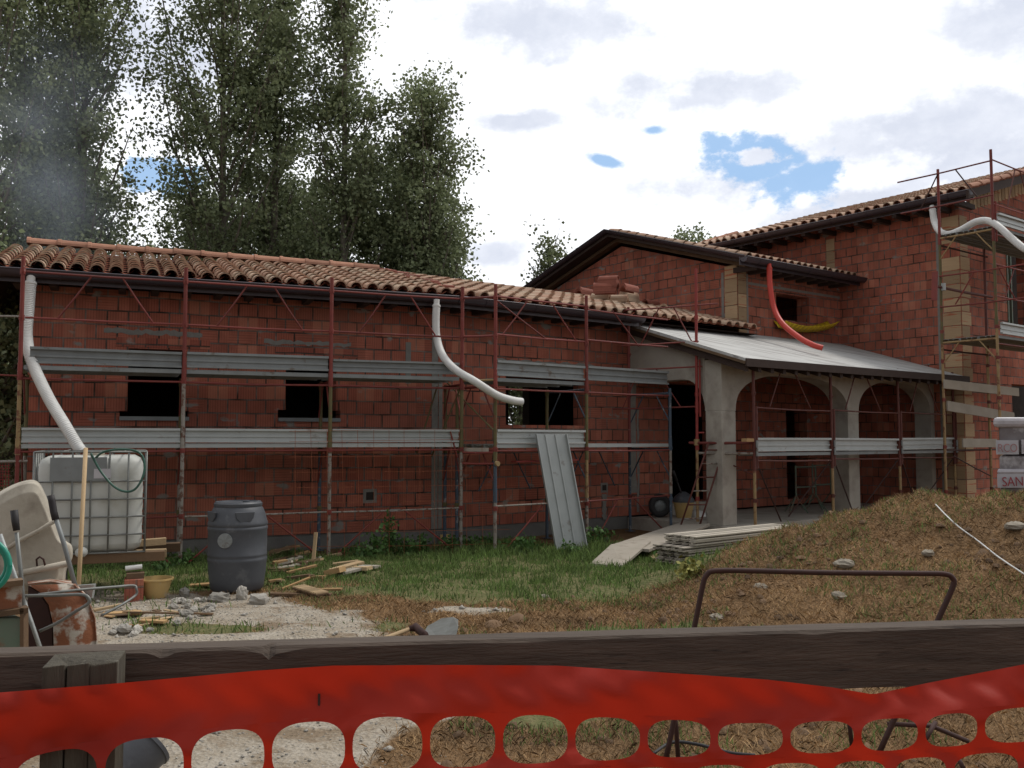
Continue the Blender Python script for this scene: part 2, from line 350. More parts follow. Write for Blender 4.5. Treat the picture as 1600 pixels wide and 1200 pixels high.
M['redink']=mat('red_print',(.34,.06,.07),.6)
M['palink']=mat('faded_red_print',(.45,.25,.25),.6)
M['leafg']=mat('poplar_leaves',(.27,.31,.17),.6,(.18,.225,.115),1.2,rndamp=.55,spec=.35,trans=.35)
M['leafd']=mat('light_poplar_leaves',(.22,.25,.13),.6,(.11,.14,.06),1.2,rndamp=.5,spec=.35,trans=.25)
M['bark']=mat('poplar_bark',(.24,.21,.17),.95,(.08,.07,.055),8,bump=.5)
M['grassb']=mat('green_grass_blades',(.16,.26,.07),.7,(.13,.17,.055),1.5,rndamp=.6,trans=.3)
M['dryb']=mat('dry_straw_blades',(.58,.39,.20),.8,(.24,.135,.062),1.6,rndamp=.8,trans=.1,col3=(.16,.10,.05),c3scale=1.4,c3lo=.5,c3hi=.65)
M['stoned']=mat('soiled_stone',(.30,.27,.22),.95,(.18,.155,.12),9,bump=.8,bscale=30)
M['weed']=mat('weed_leaves',(.09,.18,.05),.6,(.07,.13,.035),2,rndamp=.5,trans=.25)
M['net']=mat('orange_barrier_plastic',(.44,.027,.010),.6,(.35,.020,.009),2.5,spec=.35,trans=.4,bump=.25,bscale=9)
M['board']=mat('weathered_dark_timber',(.105,.08,.062),.9,(.05,.038,.03),1.6,coord='Object',stretch=(1.1,20,26),bump=.55,bscale=6,col3=(.03,.024,.02),c3scale=2.6,c3lo=.60,c3hi=.70)
# ================================================================ GROUND
def sst(a,b,x):
    t=np.clip((x-a)/(b-a),0,1); return t*t*(3-2*t)
_tab=rng.random((64,64))
def vnoise(x,y):
    xi=np.floor(x).astype(int); yi=np.floor(y).astype(int); fx=x-xi; fy=y-yi; fx=fx*fx*(3-2*fx); fy=fy*fy*(3-2*fy)
    g=lambda i,j:_tab[i%64,j%64]
    return (g(xi,yi)*(1-fx)+g(xi+1,yi)*fx)*(1-fy)+(g(xi,yi+1)*(1-fx)+g(xi+1,yi+1)*fx)*fy
def fbm(x,y,o=4):
    s=0;a=.5
    for i in range(o): s=s+a*vnoise(x*2**i+i*7.3,y*2**i+i*3.1); a*=.5
    return s
def gh(x,y):
    x=np.asarray(x,float); y=np.asarray(y,float)
    prof=np.interp(x,[1.2,1.7,2.1,2.7,3.2,3.7,4.3,5,9,14,18],[0,.17,.36,.55,.75,.83,.89,.96,1.06,.95,0])
    prof=np.where(x>1.2,prof,0)
    front=sst(5.3,8.9,y+.25*np.sin(x*1.7)); back=1-sst(9.3,11.0,y)
    m=prof*front*back
    n=(fbm(x*1.1,y*1.1)-.47)*.10+(fbm(x*5,y*5,3)-.44)*.07
    near=1-sst(11.5,13,y)
    mm=m*(1+ (fbm(x*2.3+9,y*2.3)-.47)*.35)
    return mm+n*near*(1+.8*(m>.05))-.02
def wts(x,y):
    """grass, dry, gravel weights"""
    x=np.asarray(x,float); y=np.asarray(y,float)
    n=(fbm(x*1.3+3,y*1.3)-.47)
    def blob(cx,cy,rx,ry): return 1-sst(.7,1.25,np.sqrt(((x-cx)/rx)**2+((y-cy)/ry)**2)+n*1.2)
    g=np.maximum.reduce([blob(-.2,11.2,3.3,2.1),blob(1.3,10.4,1.9,1.3),blob(-2.5,7.45,.55,.22),blob(-4.2,10.3,1.4,1.6),blob(-.5,9.5,1.6,.7),blob(-3.3,8.2,.7,.5),blob(.9,7.35,.55,.25),blob(-1.3,7.7,.5,.3),blob(.15,5.3,.35,.3)])
    gr=np.maximum.reduce([blob(-2.55,7.95,1.35,.95),blob(-2.6,6.4,2.2,1.6),blob(-.42,8.35,.42,.28),blob(-3.6,9.0,1.3,.6),blob(-1.5,4.6,1.3,1.7)])
    gr=gr*(1-.9*blob(-2.5,7.45,.5,.2)); g=g*(1-.75*gr)
    return g,1-np.maximum(g,gr),gr
def ground():
    xs=np.concatenate([[-900,-400,-200,-100,-60,-40,-28,-20,-15,-12],np.arange(-9,9.01,.075),[10,11,12,14,17,20,28,40,60,100,200,400,900]])
    ys=np.concatenate([[-60,-20,-8,-3,0,1,2,2.6],np.arange(3,12.6,.06),[12.8,13.2,14,15,16,18,20,25,30,40,60,100,200,500,1500]])
    X,Y=np.meshgrid(xs,ys); H=gh(X,Y)
    nx,ny=len(xs),len(ys); V=np.stack([X,Y,H],-1).reshape(-1,3)
    I=np.arange(nx*ny).reshape(ny,nx)
    Fq=np.stack([I[:-1,:-1],I[:-1,1:],I[1:,1:],I[1:,:-1]],-1).reshape(-1,4)
    me=bpy.data.meshes.new('ground'); me.vertices.add(len(V)); me.vertices.foreach_set('co',V.ravel())
    me.loops.add(Fq.size); me.loops.foreach_set('vertex_index',Fq.ravel()); me.polygons.add(len(Fq))
    me.polygons.foreach_set('loop_start',np.arange(0,Fq.size,4)); me.polygons.foreach_set('use_smooth',[True]*len(Fq))
    me.update(); me.validate()
    g,d,gr=wts(V[:,0],V[:,1])
    c=np.stack([g,d,gr,np.ones_like(g)],-1).astype(np.float32)
    a=me.attributes.new('cover','FLOAT_COLOR','POINT'); a.data.foreach_set('color',c.ravel())
    m=bpy.data.materials.new('soil_gravel_and_turf'); m.use_nodes=True; nt=m.node_tree; N=nt.nodes; L=nt.links; b=N['Principled BSDF']; b.inputs['Roughness'].default_value=1; b.inputs['Specular IOR Level'].default_value=.1
    tc=N.new('ShaderNodeTexCoord')
    def noise(s,d=8):
        n=N.new('ShaderNodeTexNoise'); n.inputs['Scale'].default_value=s; n.inputs['Detail'].default_value=d; n.inputs['Roughness'].default_value=.65; L.new(tc.outputs['Object'],n.inputs['Vector']); return n.outputs['Fac']
    def rmp(s,a,b2,c=0,d=1):
        r=N.new('ShaderNodeMapRange'); L.new(s,r.inputs[0]); r.inputs[1].default_value=a; r.inputs[2].default_value=b2; r.inputs[3].default_value=c; r.inputs[4].default_value=d; return r.outputs[0]
    def mix(f,a,b_):
        x=N.new('ShaderNodeMixRGB')
        for i,v in ((0,f),(1,a),(2,b_)):
            if isinstance(v,tuple): x.inputs[i].default_value=(*v,1)
            else: L.new(v,x.inputs[i])
        return x.outputs[0]
    at=N.new('ShaderNodeAttribute'); at.attribute_name='cover'; sp=N.new('ShaderNodeSeparateColor'); L.new(at.outputs['Color'],sp.inputs[0])
    def msk(o,s,amp=.7):
        q=N.new('ShaderNodeMath'); q.operation='MULTIPLY_ADD'; L.new(noise(s),q.inputs[0]); q.inputs[1].default_value=amp; L.new(o,q.inputs[2]); return rmp(q.outputs[0],.5+amp/2-.08,.5+amp/2+.12)
    dry=mix(rmp(noise(9),.35,.65),(.15,.09,.045),(.24,.15,.08)); dry=mix(rmp(noise(45),.45,.7),dry,(.10,.065,.035))
    vor=N.new('ShaderNodeTexVoronoi'); vor.inputs['Scale'].default_value=38; L.new(tc.outputs['Object'],vor.inputs['Vector'])
    grav=mix(rmp(noise(4),.35,.65),(.38,.34,.28),(.25,.205,.15)); grav=mix(rmp(noise(70,4),.5,.75),grav,(.42,.39,.34)); grav=mix(rmp(noise(33,5),.58,.72),grav,(.17,.145,.11))
    grs=mix(rmp(noise(12),.35,.65),(.09,.105,.04),(.17,.15,.075))
    grav=mix(rmp(noise(2.3),.52,.62),grav,(.21,.16,.11)); c=mix(msk(sp.outputs[2],7),dry,grav); c=mix(msk(sp.outputs[0],9),c,grs)
    L.new(c,b.inputs['Base Color'])
    ad=N.new('ShaderNodeMath'); ad.operation='ADD'; L.new(noise(28),ad.inputs[0]); L.new(vor.outputs['Distance'],ad.inputs[1])
    bp=N.new('ShaderNodeBump'); bp.inputs['Strength'].default_value=.9; bp.inputs['Distance'].default_value=.02; L.new(ad.outputs[0],bp.inputs['Height']); L.new(bp.outputs[0],b.inputs['Normal'])
    me.materials.append(m); o=bpy.data.objects.new('ground',me); sc.collection.objects.link(o); tag(o,'ground of pale gravel, grass and dry cut straw rising to a mound on the right',None,None,'structure')
ground()
def raw_mesh(name,V,F4,mats,rnd=None,smooth=False):
    me=bpy.data.meshes.new(name); k=F4.shape[1]
    me.vertices.add(len(V)); me.vertices.foreach_set('co',np.asarray(V,np.float32).ravel())
    me.loops.add(F4.size); me.loops.foreach_set('vertex_index',F4.ravel().astype(np.int32)); me.polygons.add(len(F4))
    me.polygons.foreach_set('loop_start',np.arange(0,F4.size,k)); me.update()
    if rnd is not None:
        a=me.attributes.new('rnd','FLOAT','FACE'); a.data.foreach_set('value',rnd.astype(np.float32))
    me.materials.append(mats); o=bpy.data.objects.new(name,me); sc.collection.objects.link(o); return o
def blades(name,x,y,h,wd,lean,m,lab,z0=None):
    n=len(x); z=gh(x,y) if z0 is None else z0
    az=rng.random(n)*2*np.pi; fa=rng.random(n)*2*np.pi
    base=np.stack([x,y,z-.005],-1); side=np.stack([np.cos(fa),np.sin(fa),0*fa],-1)*wd[:,None]
    tip=np.stack([np.cos(az)*lean,np.sin(az)*lean,np.sqrt(np.maximum(1-lean**2,.02))],-1)*h[:,None]
    midp=base+tip*.55+np.array([0,0,1])*(h*.12)[:,None]
    V=np.stack([base-side,base+side,midp+side*.7,base+tip,midp-side*.7],1).reshape(-1,3)
    i=np.arange(n)[:,None]*5; Fc=np.concatenate([i,i+1,i+2,i+3,i+4],1)
    o=raw_mesh(name,V,Fc,m,rng.random(n)); tag(o,lab,None,None,'stuff'); return o
def scatter():
    def samp(n,wi,x0,x1,y0,y1,pw=1.5):
        x=rng.uniform(x0,x1,n); y=rng.uniform(y0,y1,n); w_=wts(x,y)[wi]; k=rng.random(n)<w_**pw; return x[k],y[k]
    x,y=samp(120000,0,-6,4,6.8,13.3,1.2); kk=rng.random(len(x))<np.clip(.25+2.6*(fbm(x*3.1,y*3.1)-.32),.12,1)*np.clip(.35+.3*(y-8),.35,1); x=x[kk]; y=y[kk]
    n=len(x); h=rng.uniform(.025,.10,n)*(1+1.6*(fbm(x*2,y*2)-.42)+.8*sst(11.2,12.6,y)); blades('grass',x,y,h,rng.uniform(.003,.007,n),rng.uniform(.1,.8,n),M['grassb'],'short green grass along the foot of the brick house')
    x,y=samp(420000,1,-3,7.2,3.2,10.8)
    n=len(x); blades('dry_grass',x,y,rng.uniform(.015,.085,n),rng.uniform(.0009,.0022,n),rng.uniform(.6,.995,n),M['dryb'],'dry cut straw and brown grass on the mound and yard')
    x,y=samp(60000,1,-2,7.2,3.2,10.4); k=(fbm(x*1.4+5,y*1.4)+.12*sst(7.6,8.9,y))>.53; x=x[k];y=y[k]
    n=len(x); blades('green_sprout',x,y,rng.uniform(.02,.07,n),rng.uniform(.002,.005,n),rng.uniform(.1,.8,n),M['grassb'],'sparse green sprouts among the dry straw')
    # pebbles of the gravel
    x,y=samp(9000,2,-5,.5,3.6,9.6,1.0); n=len(x); r=rng.uniform(.003,.011,n)*(1+2.2*(rng.random(n)>.97)); z=gh(x,y)
    d=rng.normal(size=(n,6,3))*.22+np.array([[1,0,0],[0,1,0],[-1,0,0],[0,-1,0],[0,0,.7],[0,0,-.5]])
    V=(np.stack([x,y,z+r*.2],-1)[:,None,:]+d*r[:,None,None]).reshape(-1,3); i=np.arange(n)[:,None]*6
    T=np.array([[0,1,4],[1,2,4],[2,3,4],[3,0,4],[1,0,5],[2,1,5],[3,2,5],[0,3,5]]); Fc=(i[:,:,None]+T[None]).reshape(-1,3)
    o=raw_mesh('gravel',V,Fc,M['stone'],np.repeat(rng.random(n),8)); tag(o,'loose pale pebbles on the gravel yard',None,None,'stuff')
scatter()
def clods():
    n=900; x=rng.uniform(-1.5,6.5,n*4); y=rng.uniform(4.2,9.6,n*4); w_=wts(x,y)[1]; k=(rng.random(n*4)<w_)&(fbm(x*1.2+1,y*1.2)>.47); x=x[k][:n]; y=y[k][:n]; n=len(x)
    r=rng.uniform(.012,.045,n)*(1+1.2*(rng.random(n)>.95)); z=gh(x,y)
    u=rng.normal(size=(n,10,3)); D=np.array([[1,0,0],[.3,.95,0],[-.8,.6,0],[-.8,-.6,0],[.3,-.95,0],[.6,.4,.6],[-.3,.6,.65],[-.7,-.1,.6],[0,-.65,.65],[0,0,.95]])
    V=(np.stack([x,y,z-.004],-1)[:,None,:]+(D[None]+u*.13)*r[:,None,None]*np.array([1,1,.75])).reshape(-1,3)
    T=np.array([[0,1,5],[1,2,6],[2,3,7],[3,4,8],[4,0,8],[5,1,6],[6,2,7],[7,3,8],[0,5,8],[5,6,9],[6,7,9],[7,8,9],[8,5,9]]); i=np.arange(n)[:,None]*10
    o=raw_mesh('soil_clod',V,(i[:,:,None]+T[None]).reshape(-1,3),M['soil'],np.repeat(rng.random(n),13)); tag(o,'brown soil clods among the straw of the mound',None,None,'stuff')
M['soil']=mat('brown_soil_clods',(.17,.105,.06),1,(.10,.065,.04),8,bump=.8,bscale=40,rndamp=.5)
clods()
# ================================================================ HOUSE
house=thing('brick_house','unfinished red hollow-brick house with tiled roofs and concrete porch','house',(B0.x,B0.y,0))
def wallgrid(mb,PF,s0,s1,z0,z1,th,openings,zcuts=(),v0=0.0):
    """wall in frame PF(s,v,z) front face at v0, thickness th (towards +v); openings (s0,s1,z0,z1)"""
    xs=sorted({s0,s1,*[min(max(a,s0),s1) for o in openings for a in o[:2]]}); zs=sorted({z0,z1,*[min(max(a,z0),z1) for o in openings for a in o[2:4]],*zcuts})
    def solid(i,j):
        if i<0 or j<0 or i>=len(xs)-1 or j>=len(zs)-1: return False
        cx=(xs[i]+xs[i+1])/2; cz=(zs[j]+zs[j+1])/2
        return not any(o[0]<cx<o[1] and o[2]<cz<o[3] for o in openings)
    for i in range(len(xs)-1):
        for j in range(len(zs)-1):
            if not solid(i,j): continue
            a,b,c,d=xs[i],xs[i+1],zs[j],zs[j+1]
            mb.quad(PF(a,v0,c),PF(b,v0,c),PF(b,v0,d),PF(a,v0,d)); mb.quad(PF(b,v0+th,c),PF(a,v0+th,c),PF(a,v0+th,d),PF(b,v0+th,d))
            if not solid(i-1,j): mb.quad(PF(a,v0+th,c),PF(a,v0,c),PF(a,v0,d),PF(a,v0+th,d))
            if not solid(i+1,j): mb.quad(PF(b,v0,c),PF(b,v0+th,c),PF(b,v0+th,d),PF(b,v0,d))
            if not solid(i,j-1): mb.quad(PF(a,v0,c),PF(a,v0+th,c),PF(b,v0+th,c),PF(b,v0,c))
            if not solid(i,j+1): mb.quad(PF(a,v0,d),PF(b,v0,d),PF(b,v0+th,d),PF(a,v0+th,d))
ZP=.2; ZE=3.52; DR=2.9; SL=.27
# --- left wing, front walls
WIN1=[(-4.20,-3.52,1.78,2.67),(-2.20,-1.50,1.78,2.62),(-4.29,-4.20,1.78,1.86),(-3.52,-3.45,1.78,1.87),(-2.30,-2.20,1.78,1.90),(-1.50,-1.44,1.78,1.9)]
mb=MB(); wallgrid(mb,P1,-5.35,0,ZP,3.42,.3,WIN1); alias(mb.build('wall',M['brick'],house),house)
WIN3=(1.24,2.88,1.72,2.48); DOOR1=(4.85,6.1,.38,2.5); DOOR2=(8.26,8.95,.3,2.1)
UI=10.2; VC=-2.62; UM=6.82
mb=MB(); wallgrid(mb,P2,0,UM,ZP,3.42,.3,[WIN3,DOOR1]); mb.build('wall',M['brick'],house)
mb=MB(); MWIN=(8.0,9.1,3.9,4.42); wallgrid(mb,P2,UM,UI,ZP,4.78,.3,[DOOR2,MWIN,(8.1,8.1001,0,0)]); mb.build('wall',M['brick'],house)
# door threshold
mb=MB(); mb.box(P2(4.75,-.12,.17),u2*1.5,v2*.4,Z*.2); mb.build('door_threshold',M['concrete'],house)
# plinths
mb=MB(); mb.box(P1(-5.35,.03,-.4),u1*5.36,v1*.3,Z*.6); mb.box(P2(0,.03,-.4),u2*3.86,v2*.3,Z*.6); mb.build('plinth',M['plinth'],house)
# left end wall and back walls, ceilings, floors
mb=MB()
def PL(s,v,z): return P1(-5.35+v,s,z)     # end wall facing left; s runs along depth
wallgrid(mb,PL,.3,5.3,-.1,3.42,.3,[]); mb.build('wall',M['brick'],house)
# back wall with an opening seen through the right-hand window
BW=4.9
def ubk(px,py,v): q=onpl(px,py,P2(0,v),v2)-B0; return q.dot(u2),q.z
ow=(*[ubk(794,640,BW)[0],ubk(827,640,BW)[0]],1.55,2.75)
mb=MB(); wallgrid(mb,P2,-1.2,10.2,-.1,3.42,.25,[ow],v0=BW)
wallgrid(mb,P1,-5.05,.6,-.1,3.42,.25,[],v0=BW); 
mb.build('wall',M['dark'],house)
# partition beside the sight line, and ceilings/floor
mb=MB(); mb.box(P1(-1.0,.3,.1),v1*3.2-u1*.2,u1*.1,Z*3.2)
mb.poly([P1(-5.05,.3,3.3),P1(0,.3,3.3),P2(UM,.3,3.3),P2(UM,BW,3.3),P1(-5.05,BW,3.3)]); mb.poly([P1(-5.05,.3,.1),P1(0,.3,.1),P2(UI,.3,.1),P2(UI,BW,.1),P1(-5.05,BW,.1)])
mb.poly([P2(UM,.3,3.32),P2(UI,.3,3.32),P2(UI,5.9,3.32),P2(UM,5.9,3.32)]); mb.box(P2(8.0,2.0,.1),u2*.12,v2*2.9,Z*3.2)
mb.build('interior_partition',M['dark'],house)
# window sills, lintels, ring beams, mortar
def sill(PF,a,b,z):
    m_=MB(); m_.box(PF(a,-.07,z-.035),PF(b,-.07,z-.035)-PF(a,-.07,z-.035),PF(a,.1,0)-PF(a,-.07,0),Z*.05); m_.build('window_sill',M['galvd'],house)
sill(P1,-4.29,-3.45,1.775); sill(P1,-2.3,-1.45,1.775)
def smear_strip(PF,a,b,z0,z1,n=14,v=-.004,m='mortar',amp=.02):
    m_=MB(); top=[]; bot=[]
    for k in range(n+1):
        s=a+(b-a)*k/n; top.append(PF(s,v,z1+random.uniform(-amp,amp))); bot.append(PF(s,v,z0+random.uniform(-amp,amp)))
    for k in range(n): m_.quad(bot[k],bot[k+1],top[k+1],top[k])
    return m_
for PF,a,b,z in((P1,-4.5,-3.3,2.86),(P1,-2.5,-1.3,2.8),(P2,1.0,3.1,2.68)):
    smear_strip(PF,a,b,z,z+.055,24,-.005).build('mortar_joint',M['mortar'],house)
for PF,a,b,z in((P1,-4.35,-3.2,2.69),(P1,-2.35,-1.2,2.64),(P2,1.1,3.0,2.50)):
    m_=MB(); m_.box(PF(a,-.008,z),PF(b,-.008,z)-PF(a,-.008,z),PF(0,.1,0)-PF(0,0,0),Z*.12); m_.build('lintel',M['brick_low'],house)
# vertical concrete infill at the corner of the two wings and beyond
for PF,a,b,z0,z1 in((P1,-.1,-.005,.2,3.4),(P2,.005,.07,.2,2.6),(P1,-.5,-.42,2.3,2.9)):
    m_=MB(); n=26
    for k in range(n):
        za=z0+(z1-z0)*k/n; zb=z0+(z1-z0)*(k+1)/n; j=.03
        m_.quad(PF(a,-.006,za),PF(b,-.006,za),PF(b,-.006,zb),PF(a,-.006,zb))
    m_.build('mortar_joint',M['mortar'],house)
# small holes and chases left in the walls
def hole(PF,s,z,w_=.11,h_=.11):
    m_=MB(); m_.box(PF(s-w_*.9,-.003,z-h_*.9),PF(1,0,0)*0+(PF(s+w_*.9,0,0)-PF(s-w_*.9,0,0)),(PF(0,.002,0)-PF(0,0,0)),Z*h_*1.8); o=m_.build('mortar_patch',M['mortar'],house); alias(o,house)
    m_=MB(); m_.box(PF(s-w_/2,-.006,z-h_/2),PF(s+w_/2,0,0)-PF(s-w_/2,0,0),(PF(0,.002,0)-PF(0,0,0)),Z*h_); m_.build('wall_hole',M['dark'],o)
q_=onpl(578,775,B0,v1)-B0; hole(P1,q_.dot(u1),q_.z)
q_=onpl(944,762,B0,v2)-B0; hole(P2,q_.dot(u2),q_.z,.09,.09)
for px,ya,yb,w_ in((944,772,812,.10),(988,600,770,.16),(996,640,800,.05)):
    a_=onpl(px,ya,B0,v2)-B0; b_=onpl(px,yb,B0,v2)-B0; s_=a_.dot(u2); m_=MB(); n=12; prev=None
    for k in range(n+1):
        z_=a_.z+(b_.z-a_.z)*k/n; j=random.uniform(-.02,.02); cur=(P2(s_-w_/2+j,-.005,z_),P2(s_+w_/2+random.uniform(-.02,.02),-.005,z_))
        if prev: m_.quad(cur[0],cur[1],prev[1],prev[0])
        prev=cur
    m_.build('mortar_chase',M['mortar'],house)
# --- porch: floor, piers, arches, side beam, slab
UP,VP=3.88,-2.03; PW=.33
mb=MB(); mb.box(P2(UP-.05,VP-.12,-.4),u2*(UI-UP+.05),v2*(-VP+.12-.003),Z*.57); mb.build('porch_floor',M['concrete'],house)
piers=[UP,7.26]
for u in piers:
    mb=MB(); mb.box(P2(u,VP,.17),u2*PW,v2*.33,Z*(1.94-.17)); mb.build('pier',M['concrete'],house,bevel=.012)
mb=MB(); mb.box(P2(UI-.14,VP,.17),u2*.135,v2*.33,Z*(1.94-.17)); mb.build('pier',M['concrete'],house)
def arch(a,b,zs,zc,n=28,e=2.5):
    c=(a+b)/2; r=(b-a)/2; out=[]
    for k in range(n+1):
        t=math.pi*k/n; x=-math.cos(t); y=abs(math.sin(t))
        x=math.copysign(abs(x)**(2/e),x); y=y**(2/e); out.append((c+r*x,zs+(zc-zs)*y))
    return out
def slabz(v): return 3.47+.315*v          # underside of porch roof at depth v (v<0 towards camera)
prof=[(UP,1.94)]+[(UP+PW,1.94)]+arch(UP+PW,7.26,1.94,2.55)[1:-1]+[(7.26,1.94),(7.26+PW,1.94)]+arch(7.26+PW,UI-.14,1.94,2.56)[1:-1]+[(UI-.14,1.94),(UI-.005,1.94),(UI-.005,slabz(VP)-.09),(UP,slabz(VP)-.09)]
mb=MB(); mb.prism([P2(s,VP,z) for s,z in prof],v2*.33); mb.build('arch_beam',M['concrete'],house)
# side beam: arch springing from the pier
pr=[(VP+.335,1.94)]+[(VP+.335+.62*math.sin(t)**.9 if t>0 else VP+.335, 1.94+.53*(1-math.cos(t))) for t in [k*math.pi/16 for k in range(1,9)]]
pr=[(VP+.335+.45*(1-math.cos(t)),1.94+.52*math.sin(t)) for t in [k*math.pi/20 for k in range(0,11)]]
pr=pr+[(-.004,2.46),(-.004,slabz(0)-.05),(VP+.335,slabz(VP+.33)-.05)]
mb=MB(); mb.prism([P2(UP,v,z) for v,z in pr],u2*.3); mb.build('arch_beam',M['concrete'],house)
# slab with timber edge and joists
VS=-2.62; UA=3.70; UBx=UI+.0
mb=MB(); mb.prism([P2(UA,-.0,slabz(0)+.01),P2(UA,VS,slabz(VS)+.01),P2(UA,VS,slabz(VS)+.06),P2(UA,-.0,slabz(0)+.06)],u2*(UI-UA-.004))
mb.build('porch_roof',M['screed'],house)
mb=MB(); mb.prism([P2(UA-.03,-.0,slabz(0)-.035),P2(UA-.03,VS-.03,slabz(VS)-.035),P2(UA-.03,VS-.03,slabz(VS)+.008),P2(UA-.03,0,slabz(0)+.008)],u2*(UI-UA+.03)); mb.build('porch_roof_boards',M['woodd'],house)
mb=MB(); mb.box(P2(UA-.02,VS-.058,slabz(VS)-.07),u2*(UI-UA+.15),v2*.025,Z*.12); mb.box(P2(UI+.0,VS-.03,slabz(VS)-.07),u2*.14,v2*.3,Z*.1); mb.build('fascia_board',M['soffit'],house)
n=22
for k in range(n):
    u=UA+.03+(UI-UA-.12)*k/(n-1)
    mb=MB(); mb.prism([P2(u,VS+.01,slabz(VS)-.14),P2(u,VS+.01,slabz(VS)-.04),P2(u,-.05,slabz(0)-.055),P2(u,-.05,slabz(0)-.155)] if u>UP+.35 or u<UP-.08 else [P2(u,VS+.01,slabz(VS)-.14),P2(u,VS+.01,slabz(VS)-.04),P2(u,VP-.003,slabz(VP)-.04),P2(u,VP-.003,slabz(VP)-.14)],u2*.075); mb.build('joist',M['soffit'],house)
# --- middle block gable (faces left) above the wing roof
def PG(s,v,z): return P2(UM+v,s,z)     # s along depth
apex=(3.18,5.78)
mb=MB(); mb.prism([PG(.0,0,3.0),PG(5.9,0,3.0),PG(5.9,0,4.95),PG(apex[0],0,apex[1]-.04),PG(0,0,4.78)],u2*.3); mb.build('gable_wall',M['brick'],house)
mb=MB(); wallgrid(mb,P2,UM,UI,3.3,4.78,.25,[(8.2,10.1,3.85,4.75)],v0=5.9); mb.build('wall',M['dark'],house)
# --- tall block
ZT=5.98
def PT(s,v,z): return P2(UI+v,s,z)
mb=MB(); wallgrid(mb,PT,VC,5.5,ZP-.4,ZT+.13,.3,[]); mb.build('wall',M['brick'],house)
TW=[(12.12,13.2,3.86,5.42),(12.15,13.4,.2,2.62)]
mb=MB(); wallgrid(mb,P2,UI+.3,17,-.2,ZT-.05,.3,TW,v0=VC); 
mb.quad(P2(UI+.3,VC,ZT-.05),P2(17,VC,ZT-.05),P2(17,VC,ZT-.05+1.75),P2(13.2,VC,ZT-.05+.95)); mb.build('wall',M['brick'],house)
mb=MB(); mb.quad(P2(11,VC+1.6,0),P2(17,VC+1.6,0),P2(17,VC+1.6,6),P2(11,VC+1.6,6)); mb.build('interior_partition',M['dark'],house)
mb=MB(); mb.box(P2(12.08,VC-.02,3.86),u2*.04,v2*.06,Z*1.56); mb.box(P2(12.5,VC+.1,3.86),u2*.04,v2*.05,Z*1.56); mb.build('window_frame',M['gpaint'],house)
# quoins of tan bricks
def quoins():
    z=.2; k=0
    while z<ZT-.3:
        long_=k%2==0
        for side in(0,1):
            if random.random()<.12 and z>1.5: continue
            m_=MB(); L_=.33+(0.0 if long_ else .06)
            if side==0: m_.box(P2(UI-.008,VC+.012,z+.006),v2*L_,u2*.02,Z*.25)
            else: m_.box(P2(UI+.004,VC-.008,z+.006),u2*(L_-.04),v2*.02,Z*.25)
            m_.rnd=None; m_.build('quoin',M['tanbrick2'],house)
        z+=.268; k+=1
M['tanbrick2']=mat('tan_block',(.44,.31,.18),.9,(.36,.25,.15),4,rndamp=.3,bump=.3,stretch=(1,1,14),col3=(.38,.13,.07),c3scale=1.3,c3lo=.60,c3hi=.62)
quoins()
mb=MB(); 
for k in range(9): mb.box(P2(UI-.008,.1,4.78+k*.262-1.3),v2*.2,u2*.02,Z*.25)
mb.build('quoin',M['tanbrick2'],house)
for k in range(5):
    m_=MB(); m_.box(P2(UM-.006,.012,3.56+k*.262),v2*.3,u2*.02,Z*.25); m_.build('quoin',M['tanbrick2'],house)
    m_=MB(); m_.box(P2(UM+.008,-.008,3.52+k*.262),u2*.24,v2*.02,Z*.25); m_.build('quoin',M['tanbrick2'],house)
# soldier course along the tall gable rake
for k in range(16):
    u=UI+.42+k*.15
    m_=MB(); zt=ZT-.1+.25*(u-UI)*.0; m_.box(P2(u,VC-.01,6.05+.3*(u-9.62)-.36),u2*.128,v2*.02,Z*.25); m_.build('soldier_brick',M['tanbrick2'],house)
# grey mortar lines
for v in (.34,): 
    m_=MB(); m_.box(P2(UM-.003,.34,3.4),v2*.06,u2*.01,Z*1.35); m_.build('mortar_joint',M['mortar'],house); m_=MB(); m_.box(P2(UI-.004,VC+.42,.3),v2*.05,u2*.01,Z*5.5); m_.build('mortar_joint',M['mortar'],house)
m_=MB(); m_.box(P2(UM+.26,-.004,3.4),u2*.05,v2*.01,Z*1.3); m_.build('mortar_joint',M['mortar'],house); m_=MB(); m_.box(P2(UM+.32,-.004,4.5),u2*(UI-UM),v2*.008,Z*.05); m_.build('mortar_joint',M['mortar'],house)
